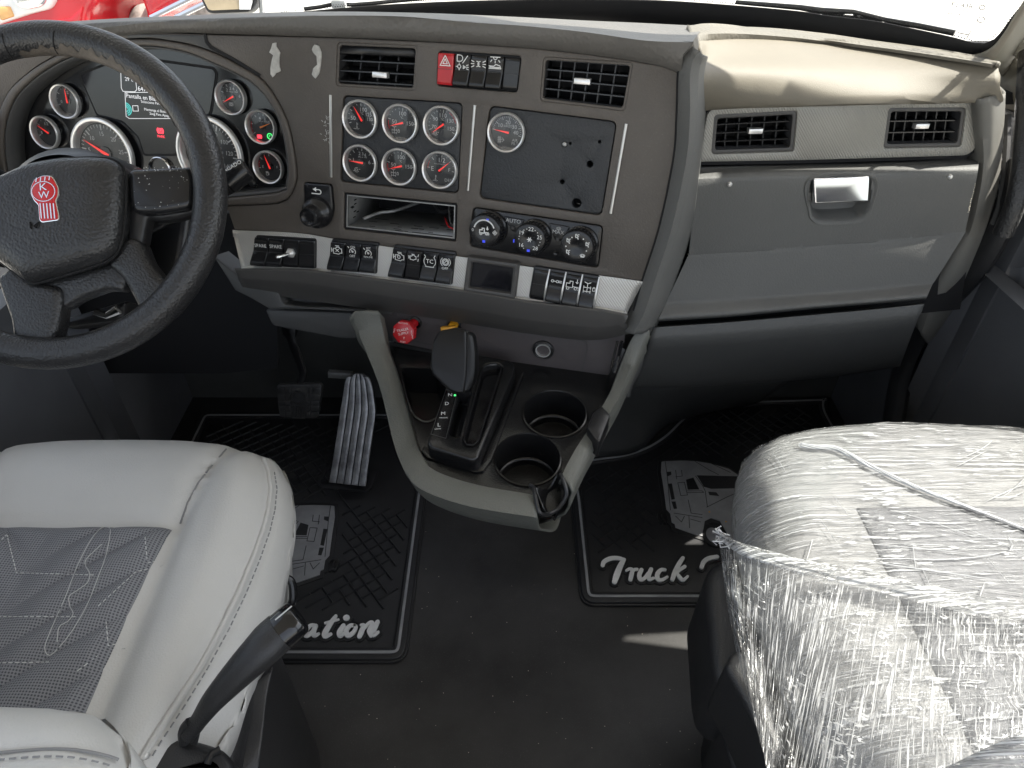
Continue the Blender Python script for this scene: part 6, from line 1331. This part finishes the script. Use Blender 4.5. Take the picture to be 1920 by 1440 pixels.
while n < 26:
    x, y = rs2.uniform(1380, 1920), rs2.uniform(825, 1150); yf = 1008 + (x - 1347) * .265
    if y > yf - 6: continue
    n += 1; above = y < 826 + (x - 1478) * .39 and x > 1480
    if above: cr(x, y, .25 + .3 * rs2.random(), rs2.uniform(.05, .16), rs2.uniform(.0003, .0007), rs2.gauss(0, .12))
    else:
        k = rs2.random()
        if k < .45: cr(x, y, -.22 + .1 * rs2.gauss(0, 1), rs2.uniform(.05, .16), rs2.uniform(.0003, .0007), rs2.gauss(0, .1))
        elif k < .8: cr(x, y, .95 + .2 * rs2.gauss(0, 1), rs2.uniform(.012, .04), rs2.uniform(.0004, .0008))
        else: cr(x, y, -1.5 + .1 * rs2.gauss(0, 1), rs2.uniform(.02, .06), rs2.uniform(.0003, .0006))
b.build('creases', M['strand'], fm, kind='stuff')
e1 = cat([onZ(x, y, z) for x, y, z in [(1760, 1456, .80), (1820, 1426, .80), (1880, 1398, .80), (1960, 1370, .80)]], 24); b = B()
b.loft([[p + V((0, 0, .004)) for p in e1], [p + V((.02, -.03, .012)) for p in e1], [p + V((.05, -.10, .0)) for p in e1]], 24, 4); b.tube(e1, .003, 8); b.build('upper_wrap', M['filmC'], fm)
# ---------------------------------------------------------------- floor mats and pedals
def brush(b, pl, pts, n0, n1, cap=6):
    """one brush stroke with round ends: pts (u,v,width)"""
    p = cat([V(x) for x in pts], max(8, len(pts) * 5)); L, Rr = [], []
    for i in range(len(p)):
        t = (p[min(i + 1, len(p) - 1)] - p[max(0, i - 1)]); t.z = 0; t.normalize(); nn = V((-t.y, t.x, 0)); w = p[i].z / 2; c = V((p[i].x, p[i].y, 0)); L.append(c + nn * w); Rr.append(c - nn * w)
    def arcp(c, t, w, sgn): return [c + (t * math.cos(a) + V((-t.y, t.x, 0)) * math.sin(a)) * w for a in [math.pi / 2 * sgn - math.pi * sgn * k / cap for k in range(1, cap)]]
    t1 = (p[-1] - p[-2]); t1.z = 0; t1.normalize(); t0 = (p[0] - p[1]); t0.z = 0; t0.normalize()
    vs = []; fs = []
    for a, c in zip(L, Rr): vs += [pl.P(a.x, a.y, n1), pl.P(c.x, c.y, n1), pl.P(a.x, a.y, n0), pl.P(c.x, c.y, n0)]
    for i in range(len(p) - 1):
        k = 4 * i; fs += [[k, k + 1, k + 5, k + 4], [k, k + 4, k + 6, k + 2], [k + 1, k + 3, k + 7, k + 5]]
    b.add(vs, fs)
    for c, t, w in ((V((p[-1].x, p[-1].y, 0)), t1, p[-1].z / 2), (V((p[0].x, p[0].y, 0)), t0, p[0].z / 2)):
        ring = [c + (t * math.cos(a) + V((-t.y, t.x, 0)) * math.sin(a)) * w for a in [-math.pi / 2 + math.pi * k / cap for k in range(cap + 1)]]
        m = len(ring); b.add([pl.P(q_.x, q_.y, n1) for q_ in ring] + [pl.P(q_.x, q_.y, n0) for q_ in ring], [list(range(m))] + [[i, m + i, m + i + 1, i + 1] for i in range(m - 1)])
    return b
def z5(x, y): return (1000 + x * .27778, 840 + y * .27778)
def z6(x, y): return (480 + x * .25, 920 + y * .25)
TOPN = .0135
MPl = Pl((0, 0, .0), (1, 0, 0), (0, 1, 0))
def strokes(bt, bp, data, zf, scale):
    for i, st in enumerate(data):
        pts = []
        for x, y, w in st:
            u, v = MPl.uv(*zf(x, y), TOPN); pts.append((u, v, w * scale))
        brush(bt, MPl, pts, .011, TOPN + .0006 + .00013 * i); brush(bp, MPl, [(u, v, w + .011) for u, v, w in pts], .006, .0098 + .00008 * i)
def floor_mat(label, outer, holes_px, letters, zf, lscale, truckparts, excl):
    t = thing('floor_mat', (sum(p[0] for p in outer) / len(outer), sum(p[1] for p in outer) / len(outer), 0), label, 'floor mat', 'rubber floor mats')
    o = rnd(outer, [.035] * len(outer), 6)
    b = B(); b.plate(MPl, o, .0005, .0065, .002, cap=False); b.build('base', M['rubber'], t)
    i0 = offs(ccw(o), .030)
    b = B(); b.plate(MPl, offs(ccw(o), .004), .006, .013, .003, holes=[i0], bs=3); b.build('border', M['rubber'], t)
    b = B(); b.plate(MPl, offs(ccw(o), .0165), .012, .0140, .0006, holes=[offs(ccw(o), .0225)]); b.build('border_line', M['matgrey'], t, label='thin grey line round the mat border')
    i1 = offs(ccw(o), .034); b = B(); s = .0265
    ca, sa = math.cos(R(38)), math.sin(R(38)); xs = [p[0] for p in i1]; ys = [p[1] for p in i1]
    for i in range(-60, 60):
        for j in range(-60, 60):
            cx, cy = (i * s), (j * s); u, v = (ca * cx - sa * cy) + (xs[0] + xs[-1]) / 2 * 0 + sum(xs) / len(xs), (sa * cx + ca * cy) * .98 + sum(ys) / len(ys)
            hor = (i + j) % 2 == 0
            d = V((ca, sa)) if hor else V((-sa, ca)); n = V((-d.y, d.x)); h = s * .98
            p0, p1 = V((u, v)) - d * h, V((u, v)) + d * h
            if not all(inpoly(q_.x, q_.y, i1) for q_ in (p0, p1, (p0 + p1) / 2)): continue
            if any(inpoly(q_.x, q_.y, e) for e in excl for q_ in (p0, p1, (p0 + p1) / 2)): continue
            w = .0027; e = d * .002
            b.add([MPl.P(*(p0 - n * w), .0062), MPl.P(*(p1 - n * w), .0062), MPl.P(*(p1 + n * w), .0062), MPl.P(*(p0 + n * w), .0062), MPl.P(*(p0 + e - n * w * .35), .0108), MPl.P(*(p1 - e - n * w * .35), .0108), MPl.P(*(p1 - e + n * w * .35), .0108), MPl.P(*(p0 + e + n * w * .35), .0108)], [[4, 5, 6, 7], [0, 1, 5, 4], [1, 2, 6, 5], [2, 3, 7, 6], [3, 0, 4, 7]])
    b.build('tread_ridges', M['rubber'], t, smooth=0, kind='stuff')
    bt, bp = B(), B(); strokes(bt, bp, letters, zf, lscale)
    bp.build('letter_backing', M['rubber'], t, smooth=0); bt.build('lettering', M['matwhite'], t, smooth=0)
    return t
TRUCK = [(866, 92), (885, 88), (1000, 84), (1100, 88), (1200, 105), (1320, 140), (1395, 190), (1450, 260), (1475, 400), (1470, 560), (1420, 640), (1330, 640), (1300, 560), (1260, 490), (1200, 470), (1158, 490), (1146, 560), (1142, 595), (1085, 580), (960, 535), (955, 510), (935, 500), (925, 440), (898, 410), (880, 270), (862, 160)]
WIN = [[(1102, 185), (1392, 192), (1372, 272), (1200, 276), (1150, 262), (1128, 225)], [(1030, 215), (1080, 200), (1120, 280), (1042, 282)], [(902, 162), (930, 160), (932, 180), (906, 192)], [(910, 242), (935, 240), (955, 345), (932, 350)], [(932, 362), (960, 362), (970, 410), (948, 412)], [(1180, 295), (1235, 300), (1255, 325), (1188, 318)]]
LINES = [[(890, 92), (905, 200), (925, 420)], [(1095, 190), (1145, 260), (1160, 290), (1175, 400)], [(1040, 290), (1140, 290), (1150, 300), (1040, 302)], [(975, 235), (1020, 232), (1040, 318), (995, 322), (975, 235)], [(1090, 90), (1190, 150), (1250, 180)], [(1045, 350), (1065, 440), (1140, 450)], [(950, 440), (1140, 470)], [(960, 460), (1000, 500), (1020, 460)], [(1060, 480), (1130, 500)], [(1050, 460), (1055, 540)], [(960, 150), (968, 210)], [(1000, 150), (1005, 190), (960, 195)], [(1200, 105), (1330, 165)], [(1170, 400), (1230, 370), (1310, 330), (1380, 300)]]
def truck(t, zf, flip=None):
    z = (lambda x, y: zf(x, y)) if flip is None else (lambda x, y: zf(flip(x, y)[0], flip(x, y)[1]))
    qq = lambda pts, n=.012: [MPl.uv(*z(x, y), n) for x, y in pts]
    b = B(); b.plate(MPl, offs(ccw(qq(TRUCK)), -.009), .005, .0098, .002); b.build('graphic_backing', M['rubber'], t)
    b = B(); b.plate(MPl, qq(TRUCK), .008, .0122, .0010); g = b.build('truck_graphic', M['matgrey'], t, label='grey truck picture moulded on the mat')
    b = B()
    for w in WIN: b.plate(MPl, qq(w), .010, .0126)
    for l in LINES: b.line(MPl, qq(l), .0016, .0115, .01245)
    b.build('graphic_lines', M['rubber'], g, smooth=0)
    b = B(); u, v = qq([(1215, 590)])[0]; b.lathe(MPl, u, v, [(.0245, .008), (.024, .0132), (.018, .0136), (.0175, .0128)], 28, ry=1.35, cap=False); b.lathe(MPl, u, v, [(.0176, .009), (.0176, .0126)], 28, ry=1.35)
    b.build('graphic_wheel', M['rubber'], g)
    for px in (858, 885):
        b = B(); u, v = qq([(px, 468)])[0]; b.lathe(MPl, u, v, [(.0075, .006), (.0072, .0130), (.0045, .0132)], 16, ry=2.6, cap=False); b.build('graphic_wheel', M['rubber'], g)
    b = B(); u, v = qq([(1215, 590)])[0]; b.lathe(MPl, u, v, [(.017, .012), (.016, .0140), (.006, .0142), (.005, .0132)], 28, ry=1.35); b.build('graphic_rim', M['matgrey'], g)
    for x, y in ((1188, 432), (1300, 498)): b = B(); u, v = qq([(x, y)])[0]; b.lathe(MPl, u, v, [(.0022, .012), (.002, .0130)], 10); b.build('amber_dot', M['yellow'], g)
RU = [[(468, 790, 24), (478, 766, 26), (520, 745, 28), (570, 742, 26), (614, 752, 20)], [(608, 757, 26), (585, 800, 33), (562, 860, 36), (548, 902, 30)],
      [(628, 826, 14), (650, 815, 18), (668, 822, 22), (664, 850, 26), (655, 886, 24)], [(664, 845, 14), (680, 822, 18), (700, 818, 18)],
      [(730, 822, 24), (716, 855, 26), (722, 886, 24), (748, 880, 20), (775, 845, 18)], [(795, 818, 24), (780, 855, 26), (782, 886, 22), (812, 878, 16)],
      [(888, 822, 20), (862, 822, 20), (838, 850, 26), (840, 884, 26), (868, 890, 20), (905, 870, 14)],
      [(1010, 742, 22), (985, 780, 26), (955, 840, 28), (938, 888, 24)], [(1022, 800, 20), (990, 822, 18), (962, 846, 14)], [(970, 846, 16), (990, 876, 24), (1012, 892, 20), (1042, 866, 12)],
      [(1135, 805, 24), (1150, 770, 26), (1185, 745, 26), (1240, 735, 26)]]
AT = [[(300, 990, 22), (318, 1020, 30), (335, 1050, 26)], [(448, 1012, 22), (410, 1010, 22), (372, 1050, 32), (380, 1085, 30), (415, 1062, 22), (445, 1022, 16)], [(448, 1015, 26), (430, 1060, 30), (440, 1086, 24), (470, 1072, 16)],
      [(598, 940, 20), (565, 985, 28), (520, 1060, 34), (520, 1090, 30), (560, 1075, 18)], [(520, 992, 14), (565, 980, 16), (618, 966, 12)], [(655, 1012, 26), (628, 1058, 32), (632, 1086, 28), (662, 1068, 16)], [(676, 952, 36), (680, 954, 36)],
      [(740, 1010, 20), (705, 1012, 22), (676, 1050, 30), (690, 1086, 28), (730, 1062, 24), (750, 1020, 20), (738, 1008, 16)], [(790, 1008, 18), (806, 1014, 26), (790, 1060, 30), (776, 1092, 26)], [(795, 1050, 14), (838, 1004, 22), (866, 990, 26), (872, 1010, 26), (850, 1050, 28), (862, 1084, 24)], [(912, 985, 26), (886, 1040, 30), (880, 1082, 26), (918, 1060, 14)]]
def mbox(pts, zf): return [MPl.uv(*zf(x, y), .012) for x, y in pts]
dO = [(-.213, .737), (-.212, 1.49), (-.88, 1.49), (-.88, .737)]
fl6 = lambda x, y: (250 + (1060 - x) * .76 + 170, 110 + (y - 90) * 1.02)
dT = floor_mat('black rubber floor mat under the pedals with white script letters', dO, None, AT, z6, .00036, None, [mbox([(200, 890), (1000, 890), (1000, 1150), (200, 1150)], z6), mbox([(100, 60), (640, 60), (600, 560), (560, 700), (100, 760)], z6), [(-.40, 1.15), (-.22, 1.15), (-.22, 1.40), (-.40, 1.40)]])
TR6 = lambda x, y: z6(565 - (x - 885) * 1.18, 115 + (y - 92) * 1.16)
truck(dT, TR6)
pOut = [MPl.uv(x, y, .006) for x, y in [(1088, 1139), (1064, 930), (1054, 868), (1112, 855), (1172, 848), (1212, 832), (1240, 813), (1268, 784), (1300, 762), (1330, 753), (1370, 750), (1560, 744), (1600, 800), (1640, 900), (1700, 1120)]]
pO = [(.148, .868), (.146, 1.18)] + [MPl.uv(x, y, .006) for x, y in [(1054, 868), (1112, 855), (1172, 848), (1212, 832), (1240, 813), (1268, 784), (1300, 762), (1330, 753), (1370, 750), (1560, 744)]] + [(.90, 1.50), (.92, .868)]
pT = floor_mat('black rubber floor mat beside the wrapped seat with a white Truck script', pO, None, RU, z5, .00038, None, [mbox([(430, 700), (1080, 700), (1100, 960), (430, 960)], z5), mbox([(1110, 690), (1400, 690), (1400, 960), (1110, 960)], z5), mbox([(835, 60), (1500, 60), (1500, 700), (1120, 660), (820, 560), (810, 400)], z5)])
truck(pT, z5)

# accelerator
ac = thing('accelerator_pedal', (-.28, 1.19, .02), 'long ribbed worn grey accelerator pedal rising from the floor mat', 'pedal')
APl = Pl((-.28, 1.185, .035), (1, .03, 0), (0, .14, .23))
zp = lambda x, y: (480 + x * .22222, 620 + y * .22222)
Lf = [(618, 1278), (645, 1120), (680, 900), (706, 720), (732, 560), (753, 430), (784, 382), (818, 362)]; Rt = [(925, 1312), (950, 1120), (980, 900), (1008, 700), (998, 580), (976, 450), (946, 387), (907, 362)]
Lu = cat([(*APl.uv(*zp(x, y)), 0) for x, y in Lf], 40); Ru = cat([(*APl.uv(*zp(x, y)), 0) for x, y in Rt], 40)
b = B(); b.plate(APl, [(p.x, p.y) for p in Lu] + [(p.x, p.y) for p in Ru[::-1]], -.018, -.002, .003, cap=True); b.build('pedal_plate', M['rubber'], ac)
for k in range(5):
    s0, s1 = (k + .07) / 5, (k + .93) / 5
    if k == 0: s0 = 0
    if k == 4: s1 = 1
    m0 = 40 if 0 < k < 4 else 38
    b = B(); b.plate(APl, [(a.lerp(c, s0).x, a.lerp(c, s0).y) for a, c in zip(Lu[:m0], Ru[:m0])] + [(a.lerp(c, s1).x, a.lerp(c, s1).y) for a, c in list(zip(Lu[:m0], Ru[:m0]))[::-1]], -.004, .003, .0015); b.build('rib', M['pedal'], ac)
b = B(); hb_ = MPl.q([zp(*p) for p in [(508, 1290), (530, 1240), (640, 1105), (690, 1100), (1020, 1170), (1035, 1190), (985, 1320), (930, 1365), (880, 1360), (540, 1335)]], .008)
b.plate(MPl, rnd(hb_, .012), .005, .012, .003, holes=[rnd(MPl.q([zp(*p) for p in [(550, 1285), (640, 1120), (690, 1110), (940, 1290), (925, 1318), (600, 1290)]], .008), .004)]); b.build('mat_cutout', M['rubber'], dT)
b = B(); b.tube([APl.P(.0, .24, -.02), APl.P(.02, .30, -.03), V((-.22, 1.50, .45))], .014, 10); b.build('pedal_arm', M['black'], ac)
b = B(); cp_ = onY(637, 705, 1.40); b.box(Pl(cp_, (1, 0, -.08), (0, .3, 1)), -.03, -.008, .03, .008, -.02, 0, .002); b.build('pedal_bracket', M['steel'], ac)
# brake
br_ = thing('brake_pedal', onY(560, 750, 1.31), 'black brake pedal with grid tread and moulded emblem left of the accelerator', 'pedal')
BP = Pl(onY(560, 750, 1.31), (1, .04, 0), (0, .45, 1))
bo = BP.q([zp(*p) for p in [(170, 470), (200, 455), (540, 445), (562, 470), (545, 600), (530, 700), (500, 745), (400, 735), (370, 748), (300, 735), (200, 728), (185, 650)]])
b = B(); b.plate(BP, rnd(bo, .006), -.014, 0, .004, cap=True, bs=3); b.build('pedal_pad', M['pad'], br_)
for r0, r1 in ((478, 528), (535, 580), (587, 622), (629, 672), (680, 722)):
    for x0, x1 in ((188, 240), (248, 290), (440, 468), (476, 545)):
        k = (r0 - 450) / 280; f = lambda x: 370 + (x - 370) * (1 - .08 * k)
        b = B(); b.plate(BP, ccw(BP.q([zp(f(x0), r0), zp(f(x1), r0), zp(f(x1) - 2, r1), zp(f(x0) + 2, r1)])), -.001, .0032, .0012); b.build('tread_block', M['pad'], br_)
b = B(); cu, cv = BP.uv(*zp(358, 565)); b.line(BP, circ(cu, cv, .0175, 28), .0016, -.001, .0034, True); b.line(BP, circ(cu, cv, .0145, 24), .0010, -.001, .0030, True)
b.text(BP, 'K', cu - .001, cv + .0055, .012, .003, R(5)); b.text(BP, 'W', cu + .0005, cv - .006, .011, .003, R(5))
for x in (318, 340, 362, 384, 404): b.line(BP, BP.q([zp(x, 638), zp(x + 2, 722)]), .0014, -.001, .0034)
b.line(BP, BP.q([zp(300, 640), zp(310, 736), zp(410, 740), zp(415, 640)]), .0014, -.001, .0032)
b.build('emblem', M['pad'], br_)
b = B(); b.tube(cat([BP.P(.004, .035, -.012), onY(568, 700, 1.36), onY(558, 668, 1.40), onY(545, 630, 1.43), onY(535, 570, 1.46)], 16), [.010] * 4 + [.012] * 6 + [.02] * 6, 10, flat=.6, up=(0, 1, 0)); b.build('pedal_arm', M['black'], br_)
# a little grit on the vinyl
b = B(); rg_ = random.Random(3)
for k in range(90):
    x, y = rg_.uniform(560, 1330), rg_.uniform(960, 1440); b.ball(onZ(x, y, .001), rg_.uniform(.0004, .0011), 5, (1, 1, .6))
gr = b.build('floor_grit', M['foam'], kind='stuff'); gr['label'] = 'tiny pale grit specks on the black vinyl floor'; gr['category'] = 'grit'
